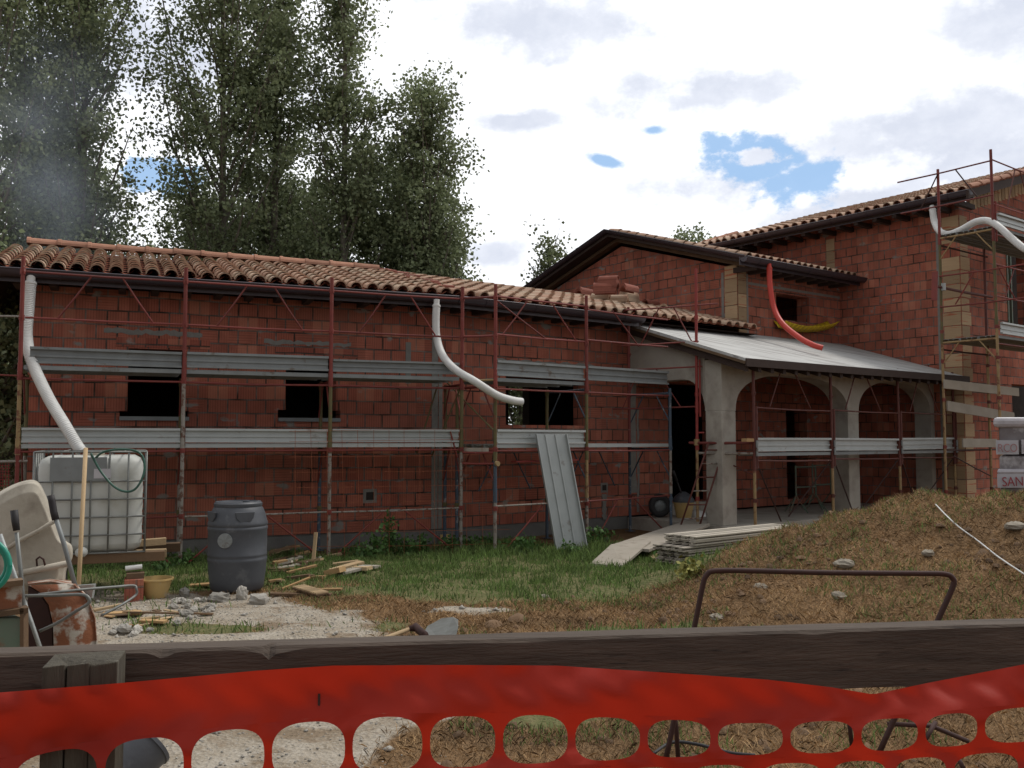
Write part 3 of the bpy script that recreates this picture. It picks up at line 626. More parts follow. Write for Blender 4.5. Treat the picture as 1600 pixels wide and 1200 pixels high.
# ---------------------------------------------------------------- roofs
def tile_roof(name,PF,s0,s1,vmax,z0,slope,inside,sp=.215,course=.275,v0=-.56,parent=house,m='tile',drop=.0):
    """PF(s,v,z); tiles from v0 up the slope; inside(s,v) -> keep"""
    mb=MB(); pan=MB(); cs=math.sqrt(1+slope*slope); n=int((s1-s0)/sp)
    e_s=(PF(1,0,0)-PF(0,0,0)); e_v=(PF(0,1,slope)-PF(0,0,0)).normalized(); nn=e_s.cross(e_v); nn=nn if nn.z>0 else -nn
    O=lambda s,v: PF(s,v,z0+slope*(v-v0))
    for i in range(n):
        s=s0+(i+.5)*sp; k=0; v=v0
        while v<vmax:
            if inside(s,v+.1):
                r0=.088; r1=.072; lift=.018; jx=random.uniform(-.008,.008); jv=random.uniform(-.02,.02); tl=random.uniform(-.012,.012)
                mb.rnd=random.random(); L_=(course+.06)*1.0
                a=O(s+jx,v+jv)+nn*(.045+lift); b=O(s+jx,v+jv)+e_v*L_+nn*(.045)+e_s*tl
                seg=7; ra=[];rb=[];ri=[]
                for q in range(seg+1):
                    t=math.pi*(.02+.96*q/seg); ra.append(a+e_s*(-math.cos(t)*r0)+nn*(math.sin(t)*r0-.03)); rb.append(b+e_s*(-math.cos(t)*r1)+nn*(math.sin(t)*r1-.03)); ri.append(a+e_s*(-math.cos(t)*(r0-.016))+nn*(math.sin(t)*(r0-.016)-.03))
                i0=mb.pts(ra+rb+ri); m1=seg+1
                for q in range(seg):
                    mb.face((i0+q,i0+q+1,i0+m1+q+1,i0+m1+q)); mb.face((i0+2*m1+q,i0+2*m1+q+1,i0+q+1,i0+q))
                pan.rnd=random.random(); mb.rnd=None
                # pan tile (channel) between columns
                c=s+sp/2; pa=[];pb=[]
                for q in range(5):
                    t=-1+q*.5; pa.append(O(c+t*.1,v+jv)+nn*(.05*t*t+.015)); pb.append(O(c+t*.1,v+jv)+e_v*(course+.03)+nn*(.05*t*t-.004))
                j0=pan.pts(pa+pb)
                for q in range(4): pan.face((j0+q,j0+q+1,j0+5+q+1,j0+5+q))
            v+=course/cs
    r=mb.build(name,M[m],parent,smooth=True,autoang=50); alias(r,parent)
    pan.build('pan_tile',M['pan'],r); return r
inside1=lambda s,v: s< -(.0)+(-.5-v)*math.tan(math.radians(-(math.degrees(math.atan2(u2.y,u2.x)-math.atan2(u1.y,u1.x)))/2))*1.0+.06 and s>-6.05+(v+.5)*.18 and v<DR-.5
hipk=math.tan((math.atan2(u2.y,u2.x)-math.atan2(u1.y,u1.x))/2)
inside1=lambda s,v: s< .05-(v)*hipk*1.0 and s>-6.1+(v+.5)*.19 and v<DR-.86
inside2=lambda s,v: s> -.02+v*hipk and s<UM-.1 and v<DR-.80
r1=tile_roof('roof',P1,-6.2,.6,DR-.4,ZE,SL,inside1)
r2=tile_roof('roof',P2,-.4,UM,DR-.4,ZE,SL,inside2,sp=.235)
# solid roof decks under the tiles
def hipP(v,z): # point on the hip line
    bis=(v1+v2)/(1+v1.dot(v2)); return B0+bis*v+Z*z
dk=MB(); zz=lambda v:ZE-.02+SL*(v+.56)
dk.poly([P1(-6.1,-.5,zz(-.5)),hipP(-.5,zz(-.5)),hipP(DR-.5,zz(DR-.5)),P1(-5.57,DR-.5,zz(DR-.5))]); dk.poly([hipP(-.5,zz(-.5)),P2(UM,-.5,zz(-.5)),P2(UM,DR-.5,zz(DR-.5)),hipP(DR-.5,zz(DR-.5))])
dk.poly([P1(-5.57,DR-.5,zz(DR-.5)),hipP(DR-.5,zz(DR-.5)),P2(UM,DR-.5,zz(DR-.5)),P2(UM,5.7,ZE),P1(-6.1,5.7,ZE)]); dk.poly([P1(-6.1,-.5,zz(-.5)),P1(-5.57,DR-.5,zz(DR-.5)),P1(-6.1,5.7,ZE)])
# soffit boards
dk.poly([P1(-6.1,-.5,ZE-.06),P1(-6.1,.1,ZE-.06),P1(0,.1,ZE-.06),P2(UM,.1,ZE-.06),P2(UM,-.5,ZE-.06),hipP(-.5,ZE-.06)])
dk.build('roof_deck',M['soffit'],house)
# rafter tails
for i in range(16):
    s=-5.9+i*.39
    m_=MB(); m_.box(P1(s,-.42,ZE-.16),u1*.09,v1*.5,Z*.09); m_.build('rafter',M['soffit'],house)
for i in range(10):
    s=.2+i*.39
    m_=MB(); m_.box(P2(s,-.42,ZE-.16),u2*.09,v2*.5,Z*.09); m_.build('rafter',M['soffit'],house)
# ridge tiles on the left ridge
zr=4.40
def ridge_line(a,b,r=.095,step=.40,parent=r1):
    a=Vector(a); b=Vector(b); d=(b-a); n=max(1,int(d.length/step)); d/=n
    for k in range(n):
        p=a+d*k+Z*random.uniform(-.006,.006); q=p+d*1.06
        m_=MB(); m_.rnd=random.random(); t=d.normalized(); sd_=t.cross(Z).normalized(); up=sd_.cross(t)
        def ring(c,rr): return [c+sd_*(-math.cos(x)*rr)+up*(math.sin(x)*rr-.02) for x in [math.pi*j/8 for j in range(9)]]
        R0=ring(p+up*.0,r*1.12); R1=ring(p+t*.05,r*1.12); R1b=ring(p+t*.055,r); R2=ring(q,r*.93)
        i0=m_.pts(R0+R1+R1b+R2)
        for L_ in range(3):
            for j in range(8): m_.face((i0+L_*9+j,i0+L_*9+j+1,i0+(L_+1)*9+j+1,i0+(L_+1)*9+j))
        m_.face([i0+j for j in range(9)]); m_.build('ridge_tile',M['ridge'],parent)
ridge_line(P1(-5.6,DR-.5,zr),hipP(DR-.5,zr))
# rough red mortar and broken tiles along the hip
mb=MB()
for k in range(26):
    v=-.45+(DR-.1)*k/26; c=hipP(v,ZE+SL*(v+.56)+.05)
    d=Vector((random.uniform(-.05,.05),random.uniform(-.05,.05),random.uniform(0,.03)))
    mb.box(c+d,(u1*random.uniform(.08,.2)),(v1*.12+Z*.03),Z*.04+u1*.02)
mb.build('hip_mortar',M['redtile'],r1)
# gutters
def gutter(a,b,r=.085,hooks=True,parent=house,out=None):
    a=Vector(a); b=Vector(b); t=(b-a).normalized(); o=out; m_=MB(); seg=8
    def ring(c,rr): return [c+o*(math.cos(x)*rr)-Z*(math.sin(x)*rr) for x in [math.pi*j/seg for j in range(seg+1)]]
    A,Bq=ring(a,r),ring(b,r); A2,B2=ring(a,r*.93),ring(b,r*.93); i=m_.pts(A+Bq+A2+B2); n=seg+1
    for j in range(seg):
        m_.face((i+j,i+j+1,i+n+j+1,i+n+j)); m_.face((i+2*n+j+1,i+2*n+j,i+3*n+j,i+3*n+j+1))
    m_.face([i+j for j in range(n)]); m_.face([i+n+j for j in range(n)])
    m_.tube([a+o*r+Z*.004,b+o*r+Z*.004],.011,6)
    m_.box(a-o*(r+.02)-Z*.13,b-a,o*.02,Z*.15)
    g=m_.build('gutter',M['gutter'],parent,smooth=True,autoang=40); alias(g,parent)
    if hooks:
        n=int((b-a).length/.75)
        for k in range(n):
            c=a+(b-a)*((k+.5)/n); h=MB(); h.tube([c+o*(math.cos(x)*(r+.006))-Z*(math.sin(x)*(r+.006)) for x in [math.pi*j/8 for j in range(9)]],.006,4); h.build('gutter_hook',M['gutter'],g)
    return g
VG=-.60
gz=ZE-.02
gutter(P1(-6.15,VG,gz),B0+(v1+v2)/(1+v1.dot(v2))*VG+Z*gz,out=-v1)
gutter(B0+(v1+v2)/(1+v1.dot(v2))*VG+Z*gz,P2(3.62,VG,gz),out=-v2)
# mid block roof
ZM=4.86; SM=.31; UV_=UM-.42
def insM(s,v): return True
r3=tile_roof('roof',P2,UV_+.02,UI-.02,3.1,ZM,SM,lambda s,v:v<3.15,v0=-.5)
mb=MB(); mz=lambda v:ZM-.03+SM*(v+.5)
mb.prism([P2(UV_,-.45,mz(-.45)),P2(UV_,3.18,mz(3.18)),P2(UV_,6.5,mz(-.14)),P2(UV_,6.5,mz(-.14)-.07),P2(UV_,3.18,mz(3.18)-.07),P2(UV_,-.45,mz(-.45)-.07)],u2*(UI-UV_-.005)); mb.build('roof_deck',M['soffit'],house)
# verge trim (dark metal) both sides of the gable, with timber below
for a,b in(((-.58,mz(-.58)+.07),(3.18,mz(3.18)+.07)),((3.18,mz(3.18)+.07),(6.6,mz(-.24)+.07))):
    g=gutter(P2(UV_-.03,a[0],a[1]),P2(UV_-.03,b[0],b[1]),r=.075,out=-u2,hooks=True)
mb=MB()
mb.prism([PG(-.3,-.16,mz(-.3)-.15),PG(3.18,-.16,mz(3.18)-.15),PG(6.2,-.16,mz(.16)-.15),PG(6.2,-.16,mz(.16)-.078),PG(3.18,-.16,mz(3.18)-.078),PG(-.3,-.16,mz(-.3)-.078)],u2*.157); mb.build('barge_board',M['soffit2'] if 'soffit2' in M else M['woodd'],house)
gutter(P2(UV_-.1,-.57,ZM-.01),P2(UI+.02,-.57,ZM-.01),out=-v2)
for i in range(9):
    m_=MB(); m_.box(P2(UV_+.35+i*.38,-.45,ZM-.17),u2*.09,v2*.5,Z*.1); m_.build('rafter',M['soffit'],house)
# tall block roof: eave along its left side, rising to +u
UG=9.62; ZG=6.08; ST=.30
def PTr(s,v,z): return P2(UG+.0+v,s,z)   # s along depth, v up the slope
def PTr_(s,v,z): return P2(UG+v,-s,z)
r4=tile_roof('roof',PTr_,-4.2,3.12,6.5,ZG,ST,lambda s,v:v<6.2,v0=-.02)
mb=MB(); tz=lambda u:ZG-.03+ST*(u-UG)
mb.prism([P2(UG,-3.1,tz(UG)),P2(16.2,-3.1,tz(16.2)),P2(16.2,-3.1,tz(16.2)-.09),P2(UG,-3.1,tz(UG)-.09)],v2*7.3); mb.build('roof_deck',M['soffit'],house)
mb=MB(); mb.poly([P2(UI+.3,VC+.002,ZT-.06),P2(16.2,VC+.002,ZT-.06),P2(16.2,VC+.002,tz(16.2)-.1),P2(UI+.3,VC+.002,tz(UI+.3)-.1)]); mb.build('gable_wall',M['brick'],house)
gutter(P2(UG-.06,4.3,ZG-.01),P2(UG-.06,-3.18,ZG-.01),out=-u2)
mb=MB(); mb.prism([P2(UG-.15,-3.13,tz(UG)-.14),P2(16.2,-3.13,tz(16.2)-.11),P2(16.2,-3.13,tz(16.2)+.06),P2(UG-.15,-3.13,tz(UG)+.03)],-v2*.05); mb.build('verge_trim',M['soffit'],house)
ridge_line(P2(UG+.05,-3.06,ZG+.08),P2(16,-3.06,tz(16)+.13),parent=r4)
ridge_line(P2(UG+.3,4.2,ZG+.14),P2(12,4.2,tz(12)+.16),parent=r4,r=.08)
for i in range(17):
    m_=MB(); m_.box(P2(UG+.04,-2.9+i*.42,ZG-.2),u2*.62,v2*.09,Z*.09); m_.build('rafter',M['soffit'],house)
# ================================================================ SCAFFOLDS
M['brownred']=mat('brown_red_scaffold_paint',(.12,.035,.025),.6,(.08,.025,.02),9,col3=(.2,.15,.12),c3scale=14,c3lo=.66,c3hi=.72)
def post(root,PF,s,v,segs,r=.024,foot=True):
    """segs: list (z0,z1,matkey)"""
    m_=MB(); keys=[]
    tx,ty=random.uniform(-.012,.012),random.uniform(-.012,.012)
    for z0,z1,k in segs:
        if k not in keys: keys.append(k)
        m_.mat=keys.index(k); m_.rnd=random.random()
        m_.tube([PF(s,v,z0)+Vector((tx,ty,0))*(z0/3),PF(s,v,z1)+Vector((tx,ty,0))*(z1/3)],r,10)
        if k!=segs[0][2] or z0!=segs[0][0]:
            m_.tube([PF(s,v,z0-.1)+Vector((tx,ty,0))*(z0/3),PF(s,v,z0+.09)+Vector((tx,ty,0))*(z0/3)],r*1.22,10)
    for zc in (.57,1.36,2.2,2.89,3.42):
        if segs[0][0]+.1<zc<segs[-1][1]: m_.tube([PF(s,v,zc-.03)+Vector((tx,ty,0))*(zc/3),PF(s,v,zc+.03)+Vector((tx,ty,0))*(zc/3)],r*1.35,8); m_.tube([PF(s,v-.05,zc),PF(s,v,zc)],.009,6)
    if foot: m_.mat=0; m_.cbox(PF(s,v,segs[0][0]),u1*.13,v1*.13,Z*.008)
    return m_.build('post',[M[k] for k in keys],root,smooth=True,autoang=40)
def bar(root,a,b,r=.014,m='red',name='guardrail'):
    m_=MB(); c=(Vector(a)+Vector(b))/2-Z*random.uniform(0,.012); m_.tube([a,c,b],r,7); return m_.build(name,M[m],root,smooth=True,autoang=40)
def toe(root,PF,a,b,v,z0,z1,m='galv'):
    """pressed metal toe board from a to b at depth v"""
    m_=MB(); m_.rnd=random.random(); h=z1-z0; e=PF(b,v,0)-PF(a,v,0); n=(PF(0,-1,0)-PF(0,0,0)); tl=Z*random.uniform(-.012,.012); e=e+tl
    def st(za,zb,o,t=.012): m_.box(PF(a,v,z0+za*h)+n*o,e,n*t,Z*(zb-za)*h)
    st(0,1,0,.006); st(.84,1,.006,.045); st(.0,.13,.006,.04)
    st(.40,.52,.006,.016)
    return m_.build('toe_board',M[m],root,bevel=0)
def deckp(root,PF,a,b,va,vb,z,m='galv',th=.05,ribs=3,name='deck'):
    m_=MB(); m_.rnd=random.random(); e=PF(b,0,0)-PF(a,0,0); w_=(vb-va)/ribs
    for k in range(ribs):
        o=PF(a,va+k*w_+.005,z-.006); d=PF(0,w_-.01,0)-PF(0,0,0)
        m_.box(o,e,d,Z*.006); m_.box(o-Z*(th-.006),e,d*.04,Z*(th-.0065)); m_.box(o+d*.96-Z*(th-.006),e,d*.04,Z*(th-.0065))
        for q in(.33,.6): m_.box(o+d*q-Z*.02,e,d*.05,Z*.0195)
    return m_.build(name,M[m],root)
def frame_bars(root,PF,s,vo,vi,z,m='red'):
    bar(root,PF(s,vo,z),PF(s,vi,z),.02,m,'transom')
    bar(root,PF(s,vo,z-.45),PF(s,vo+(vi-vo)*.35,z),.011,m,'brace'); bar(root,PF(s,vi,z-.45),PF(s,vi-(vi-vo)*.35,z),.011,m,'brace')
def lam(root,PF,a,b,v,zt,zb,m='red',f=(.40,.20,.60,.80),r=.011,only=None):
    """the two slanting struts of a guardrail panel"""
    L_=b-a
    if only!='r': bar(root,PF(a+L_*f[0],v,zt),PF(a+L_*f[1],v,zb),r,m,'brace')
    if only!='l': bar(root,PF(a+L_*f[2],v,zt),PF(a+L_*f[3],v,zb),r,m,'brace')
# --- left run
S=[-5.345,-3.582,-1.797,-.006]; VO=-1.0; VI=-.27
sc1=thing('scaffold','long three-bay scaffold with red upper posts in front of the left wing','scaffold',P1(S[0],VO))
for k,s in enumerate(S):
    lo=['tan','pale','green','green'][k]
    post(sc1,P1,s,VO,[(0,1.42,'pale' if k else 'red'),(1.42,2.28,lo),(2.28,3.59,'red')])
    post(sc1,P1,s+.02,VI,[(0,1.40,'blue' if k>1 else 'pale'),(1.4,2.28,'green')])
    for z in(1.36,2.24): frame_bars(sc1,P1,s,VO,VI,z)
for k in range(3):
    a,b=S[k]+.03,S[k+1]-.03
    toe(sc1,P1,a,b,VO+.03,1.46,1.63); deckp(sc1,P1,a,b,VO+.0,VI,1.445,'galv')
    z1=2.56+[.0,.0,-.03][k]; toe(sc1,P1,a+(.06 if k==0 else 0),b,VO+.03,2.37,z1,'galvd'); deckp(sc1,P1,a,b,VO+.0,VI,2.345,'galvd')
    for z in(3.42,2.89,2.19,1.355): bar(sc1,P1(a,VO,z),P1(b,VO,z),.013,'red')
    bar(sc1,P1(a,VO,.565),P1(b,VO,.57),.012,'pale' if k else 'red')
    lam(sc1,P1,a,b,VO,3.41,2.9); lam(sc1,P1,a,b,VO,.56,.02,'red',(.40,.04,.56,.95))
for k in(1,2): 
    m_=MB(); m_.box(P1(S[k]+.80,VO-.01,.55),u1*.14,v1*.01,Z*.03); m_.build('junction_plate',M['galvd'],sc1)
bar(sc1,P1(-5.9,VO,2.9),P1(S[0],VO,2.9),.012,'pale'); bar(sc1,P1(-6.2,VO,1.25),P1(S[0]+.1,VO,1.25),.016,'pale'); bar(sc1,P1(-6.2,VO+.02,2.25),P1(S[0],VO,2.22),.01,'red')
# --- corner run
S2=[.04,1.69,3.45]; VO2=-1.35; VI2=-.48
sc2=thing('scaffold','scaffold around the bend of the house, between the white downpipe and the dark doorway','scaffold',P2(S2[0],VO2))
for k,s in enumerate(S2):
    if k<2: post(sc2,P2,s,VO2,[(0,.75,'pale'),(.75,1.3,'blue' if k==0 else 'tan'),(1.3,2.26,'green'),(2.26,3.6,'red')])
    else: post(sc2,P2,s,VO2,[(0.02,.75,'blue'),(.75,1.42,'pale'),(1.42,2.3,'blue')])
    post(sc2,P2,s-.03,VI2,[(0,1.4,'blue'),(1.4,2.26,'green' if k<2 else 'red')]+([(2.26,3.68,'red')] if k==2 else []))
    for z in(1.34,2.22): frame_bars(sc2,P2,s,VO2,VI2,z,'blue' if k else 'red')
for k in range(2):
    a,b=S2[k]+.03,S2[k+1]-.03
    if k==0: toe(sc2,P2,a,b,VO2+.03,1.44,1.63); deckp(sc2,P2,a,b,VO2,VI2,2.33,'galvd'); bar(sc2,P2(a,VO2,.60),P2(b,VO2,.60),.013,'pale')
    deckp(sc2,P2,a,b,VO2,VI2,1.43,'galv'); toe(sc2,P2,a,b,VO2+.03,2.36,2.57,'galvd')
    for z in(3.44,2.92,2.18,1.34) if k==0 else (2.95,2.18,1.33): bar(sc2,P2(a,VO2,z),P2(b,VO2,z),.013,'red')
    lam(sc2,P2,a,b,VO2,3.42,2.92,'red',(.33,.06,.62,.9) if k==0 else (.2,.02,.3,.62),only=None if k==0 else 'r'); lam(sc2,P2,a,b,VI2,1.3,.75,'blue'); 
    bar(sc2,P2(a,VO2,3.38),P2(a+.25+(b-a)*.4,VO2,2.9),.011,'red','brace') if k==0 else bar(sc2,P2(a,VO2,3.4),P2(b,VO2,3.38),.012,'red')
lam(sc2,P2,S2[0],S2[1],VO2,.58,.03,'red',(.5,.12,.6,.9)); lam(sc2,P2,S2[1],S2[2],VO2,.6,.03,'red',(.35,.1,.55,.95)); bar(sc2,P2(S2[1],VO2,.6),P2(S2[2],VO2,.62),.012,'red')
# link bay between the two runs
for z,m in((2.30,'tan'),(1.32,'red'),(1.17,'red'),(3.43,'red'),(2.9,'red')): bar(sc2,P1(S[3],VO,z),P2(S2[0],VO2,z),.016,m)
m_=MB(); m_.box(P1(S[3]+.03,VO+.06,1.33),P2(S2[0]-.03,VO2+.1,0)-P1(S[3]+.03,VO+.06,0),v1*.4,Z*.05); m_.build('deck',M['woodg'],sc2)
bar(sc2,P1(S[3]-.05,VO,1.25),P1(S[3]-.16,VO,1.62),.01,'red','brace')
for (a,b) in ((P1(S[3],VO,2.22),P1(S[3]-.18,VI,1.25)),(P2(S2[0],VO2,1.6),P2(S2[0]-.2,VI2,2.3)),(P1(S[3]-.4,VI,1.3),P1(S[3]-.1,VI,2.25))): bar(sc2,a,b,.012,'green','brace')
m_=MB(); m_.tube([P2(S2[0],VO2-.03,1.17),P2(S2[0],VO2-.075,1.17)],.035,10); m_.build('coupler',M['tan'],sc2)
# --- side panel
K0=P2(3.20,-.52,0); K1=Vector((2.90,14.6,0)); kd=(K1-K0)
def PK(s,v,z): return K0+kd.normalized()*s+Z*z
kl=kd.length
sc3=thing('scaffold','bright red guardrail panels on a tan footed post at the left side of the porch','scaffold',tuple(K1))
post(sc3,PK,kl,0,[(0,1.45,'tan'),(1.45,2.0,'bred'),(2.0,4.2,'bred')])
bar(sc3,PK(kl+.06,0,1.85),PK(kl+.06,0,2.75),.017,'bred','sleeve'); bar(sc3,PK(kl,0,1.6),PK(kl+.12,0,1.6),.014,'bred','spigot')
for z,a,b in((3.6,0,kl+.36),(3.02,0,kl+.05),(2.62,-.1,kl+.1),(1.99,-.15,kl+.0)): bar(sc3,PK(a,0,z),PK(b,0,z+.02),.013,'red')
for (x0,zt,x1,zb) in((.52,3.6,.26,3.0),(.72,3.6,.96,3.02),(.24,2.62,.02,2.0),(.48,2.62,.80,2.0)): bar(sc3,PK(kl*x0,0,zt),PK(kl*x1,0,zb),.011,'red','brace')
# --- porch run
S4=[4.11,6.13,8.18,10.12]; V4=-2.45
sc4=thing('scaffold','brown-red scaffold standing in front of the porch arches with galvanized boards','scaffold',P2(S4[0],V4))
for k,s in enumerate(S4):
    post(sc4,P2,s,V4,[(.05,1.12,'tan'),(1.12,2.72+.02*k,'brownred')])
    bar(sc4,P2(s+.06,V4,1.05),P2(s+.06,V4,2.0),.026,'brownred','sleeve')
    m_=MB(); m_.tube([P2(s+.02,V4-.04,1.48),P2(s+.02,V4-.04,1.24)],.02,8); m_.build('bracket',M['galvd'],sc4)
for k in range(3):
    a,b=S4[k]+.05,S4[k+1]-.04
    toe(sc4,P2,a,b,V4+.03,1.31,1.52); deckp(sc4,P2,a,b,V4,V4+.34,1.29,'galvd',ribs=2)
    for z in(2.62,1.98,1.17): bar(sc4,P2(a,V4,z),P2(b,V4,z-.02),.013,'brownred' if z<2.5 else 'red')
    lam(sc4,P2,a,b,V4,2.6,2.0,'brownred',(.34,.18,.5,.72)); 
    bar(sc4,P2(a,V4,1.15),P2(a+.85,V4+.2,.2),.012,'rod','brace'); bar(sc4,P2(b,V4,1.15),P2(b-.75,V4+.3,.25),.012,'rod','brace')
# link between side panel and porch run
bar(sc4,K1+Z*1.44+kd.normalized()*-.12,P2(S4[0],V4,1.44),.022,'red','transom'); bar(sc4,K1+Z*1.28,P2(S4[0],V4,1.28),.022,'pale','transom'); bar(sc4,K1+Z*1.27+u2*.4+v2*.1,P2(S4[0],V4,.95),.011,'brownred','brace')
m_=MB(); m_.tube([K1+Z*1.40,K1+Z*1.50],.045,10); m_.build('coupler',M['tan'],sc4)
m_=MB(); m_.box(P2(S4[0]-.22,V4-.04,1.46),u2*.17,v2*.1,Z*.05); m_.build('wood_wedge',M['orangew'],sc4)
# --- tower run at the tall block
TU=8.80; TV0,TV1=-2.95,-3.93
q=onpl(1540,450,P2(0,TV0),v2)-B0; TU2=q.dot(u2)
sc5=thing('scaffold','tall scaffold tower standing at the corner of the two-storey block','scaffold',P2(TU,TV1))
post(sc5,P2,TU,TV0,[(.3,3.3,'tan'),(3.3,5.1,'green'),(5.1,6.38,'red')]); post(sc5,P2,TU,TV1,[(.3,3.5,'tan'),(3.5,5.0,'green'),(5.0,6.50,'red')])
bar(sc5,P2(TU+.06,TV1,4.9),P2(TU+.06,TV1,5.6),.026,'red','sleeve')
post(sc5,P2,TU2,TV0,[(.3,3.3,'tan'),(3.3,5.15,'brownred')])
post(sc5,P2,TU2,TV1,[(.3,3.3,'tan'),(3.3,6.4,'red')])
for z in(5.17,3.28):
    deckp(sc5,P2,TU+.0,TU2,TV1+.0,TV0,z,'galvd',ribs=3); deckp(sc5,P2,TU2,TU2+1.9,TV1,TV0,z,'galvd',ribs=3)
    toe(sc5,P2,TU+.05,TU2,TV1-.02,z+.02,z+.22); toe(sc5,P2,TU2+.03,TU2+1.9,TV1-.02,z+.02,z+.22)
    bar(sc5,P2(TU,TV1,z-.06),P2(TU,TV0,z-.06),.018,'tan','transom'); bar(sc5,P2(TU-.0,TV0,z-.18),P2(TU2+.1,TV0,z-.18),.016,'rod'); bar(sc5,P2(TU,TV1,z-.15),P2(TU2,TV1,z-.15),.016,'red')
    bar(sc5,P2(TU,TV0,z-.45),P2(TU,TV0-.32,z-.06),.012,'tan','brace'); bar(sc5,P2(TU,TV1,z-.45),P2(TU,TV1+.32,z-.06),.012,'tan','brace')
def PV(s,v,z): return P2(TU-.03+v,TV0-s,z)
for z,a,b in((6.30,-.75,.98),(5.70,-.7,1.0),(4.42,0,1.55),(3.86,0,1.55)): bar(sc5,PV(a,0,z),PV(b,0,z),.014,'red')
bar(sc5,PV(.02,0,6.27),PV(-.32,0,5.7),.012,'rod','brace'); bar(sc5,PV(.35,0,6.29),PV(.72,0,5.72),.012,'rod','brace'); bar(sc5,PV(.62,0,4.4),PV(.28,0,3.88),.012,'red','brace')
for z in(6.32,5.55,4.5,3.95): bar(sc5,P2(TU,TV1,z),P2(TU2,TV1,z),.013,'red')
lam(sc5,P2,TU,TU2,TV1,6.3,5.57,'brownred',(.5,.3,.62,.85)); lam(sc5,P2,TU,TU2,TV1,4.48,3.97,'red',(.4,.2,.05,.4))
bar(sc5,P2(TU-.25,TV0-.03,4.22),P2(TU2+.18,TV0-.03,4.22),.026,'brownred','tie_tube')
m_=MB(); m_.tube([P2(TU,TV0-.06,4.16),P2(TU,TV0-.06,4.29)],.04,8); m_.build('coupler',M['galv'],sc5)
m_=MB(); c=P2(TU-.27,TV0-.03,4.22); m_.box(c-Z*.26-u2*.02-v2*.05,Z*.52+u2*.05,u2*.03,v2*.1); m_.build('wall_plate',M['red'],sc5)
def plank(name,a,b,wd,th,m,lab,cat,group=None,parent=None):
    """board on edge from a to b (points of its lower edge)"""
    a=Vector(a); b=Vector(b); t=(b-a).normalized(); n=t.cross(Z).normalized(); m_=MB(); m_.box(a,b-a,n*th,Z*wd); o=m_.build(name,M[m],parent,bevel=.003)
    return tag(o,lab,cat,group) if not parent else o
q=lambda px,py,v:onpl(px,py,P2(0,v),v2)
plank('guard_plank',q(1474,607,-3.0),q(1590,616,-3.0)-Z*.04,.16,.03,'woodg',0,0,parent=sc5)
plank('guard_plank',q(1479,642,-3.0),q(1583,656,-3.0)-Z*.04,.18,.03,'woodg',0,0,parent=sc5)
plank('guard_plank',q(1503,699,-3.0),q(1556,699,-3.0),.16,.03,'woodg',0,0,parent=sc5)
bar(sc5,P2(TU,TV0,1.3),P2(TU2+.3,TV0,1.3),.016,'rod'); bar(sc5,P2(TU+.3,TV0,1.2),P2(TU2,TV0,.8),.012,'rod','brace')
# ================================================================ DOWNPIPES
def smooth_path(ps,n=8):
    ps=[Vector(p) for p in ps]; out=[]
    P=[ps[0]*2-ps[1]]+ps+[ps[-1]*2-ps[-2]]
    for i in range(1,len(P)-2):
        for k in range(n):
            t=k/n; a,b,c,d=P[i-1],P[i],P[i+1],P[i+2]
            out.append(.5*((2*b)+(c-a)*t+(2*a-5*b+4*c-d)*t*t+(3*b-a-3*c+d)*t**3))
    out.append(ps[-1]); return out
def corr_pipe(name,ps,r,m,lab,cat,flange=True,corr=.011,gr=None):
    p=smooth_path(ps,10); L_=[0]
    for i in range(1,len(p)): L_.append(L_[-1]+(p[i]-p[i-1]).length)
    n=int(L_[-1]/corr); q_=[];rr=[]; j=0
    for k in range(n+1):
        d=min(k*corr,L_[-1]-1e-5)
        while j<len(L_)-2 and L_[j+1]<d: j+=1
        t=(d-L_[j])/max(1e-6,L_[j+1]-L_[j]); q_.append(p[j].lerp(p[j+1],t)); rr.append(r*(1+(.05 if k%2 else -.04)))
    m_=MB(); m_.rnd=.5; m_.tube(q_,r,14,False,rr)
    # open far end: inner wall
    m_.tube([q_[-1],q_[-8]],r*.86,14,True)
    m_.rnd=.3; m_.tube([q_[0]+(q_[0]-q_[1]).normalized()*.07,q_[2]],r*.8,12)
    m_.tube([q_[1],q_[3]],r*1.12,14)
    o=m_.build(name,M[m],None,smooth=True,autoang=50); return tag(o,lab,cat,gr)
VPp=lambda px,py,v:onpl(px,py,P1(0,v),v1)
corr_pipe('drain_pipe',[VPp(48,440,-.62),VPp(45,480,-.66),VPp(42,525,-.74),VPp(50,565,-.95),VPp(75,620,-1.25),VPp(100,662,-1.45),VPp(120,695,-1.55),VPp(128,706,-1.57)],.062,'plasticw','long white corrugated pipe hanging from the left gutter end to the water tank','drain pipe')
VQ=lambda px,py,v:onpl(px,py,P2(0,v),v2)
corr_pipe('drain_pipe',[VQ(682,476,-.62),VQ(681,505,-.64),VQ(683,530,-.68),VQ(692,556,-.85),VQ(712,578,-1.1),VQ(742,596,-1.42),VQ(775,617,-1.5),VQ(798,625,-1.52),VQ(816,628,-1.52)],.052,'plasticw','white corrugated pipe curling through the scaffold from the gutter at the bend of the house','drain pipe')
corr_pipe('drain_pipe',[onpl(1457,327,P2(9.54,0),u2),onpl(1460,346,P2(9.45,0),u2),atY(1468,361,16.9),atY(1482,366,16.7),atY(1502,359,16.4),atY(1524,347,16.1),atY(1543,345,15.9),atY(1560,354,15.7),atY(1580,372,15.5),atY(1600,388,15.3),atY(1622,398,15.2)],.058,'plasticw','white corrugated pipe draped over the deck of the scaffold tower','drain pipe')
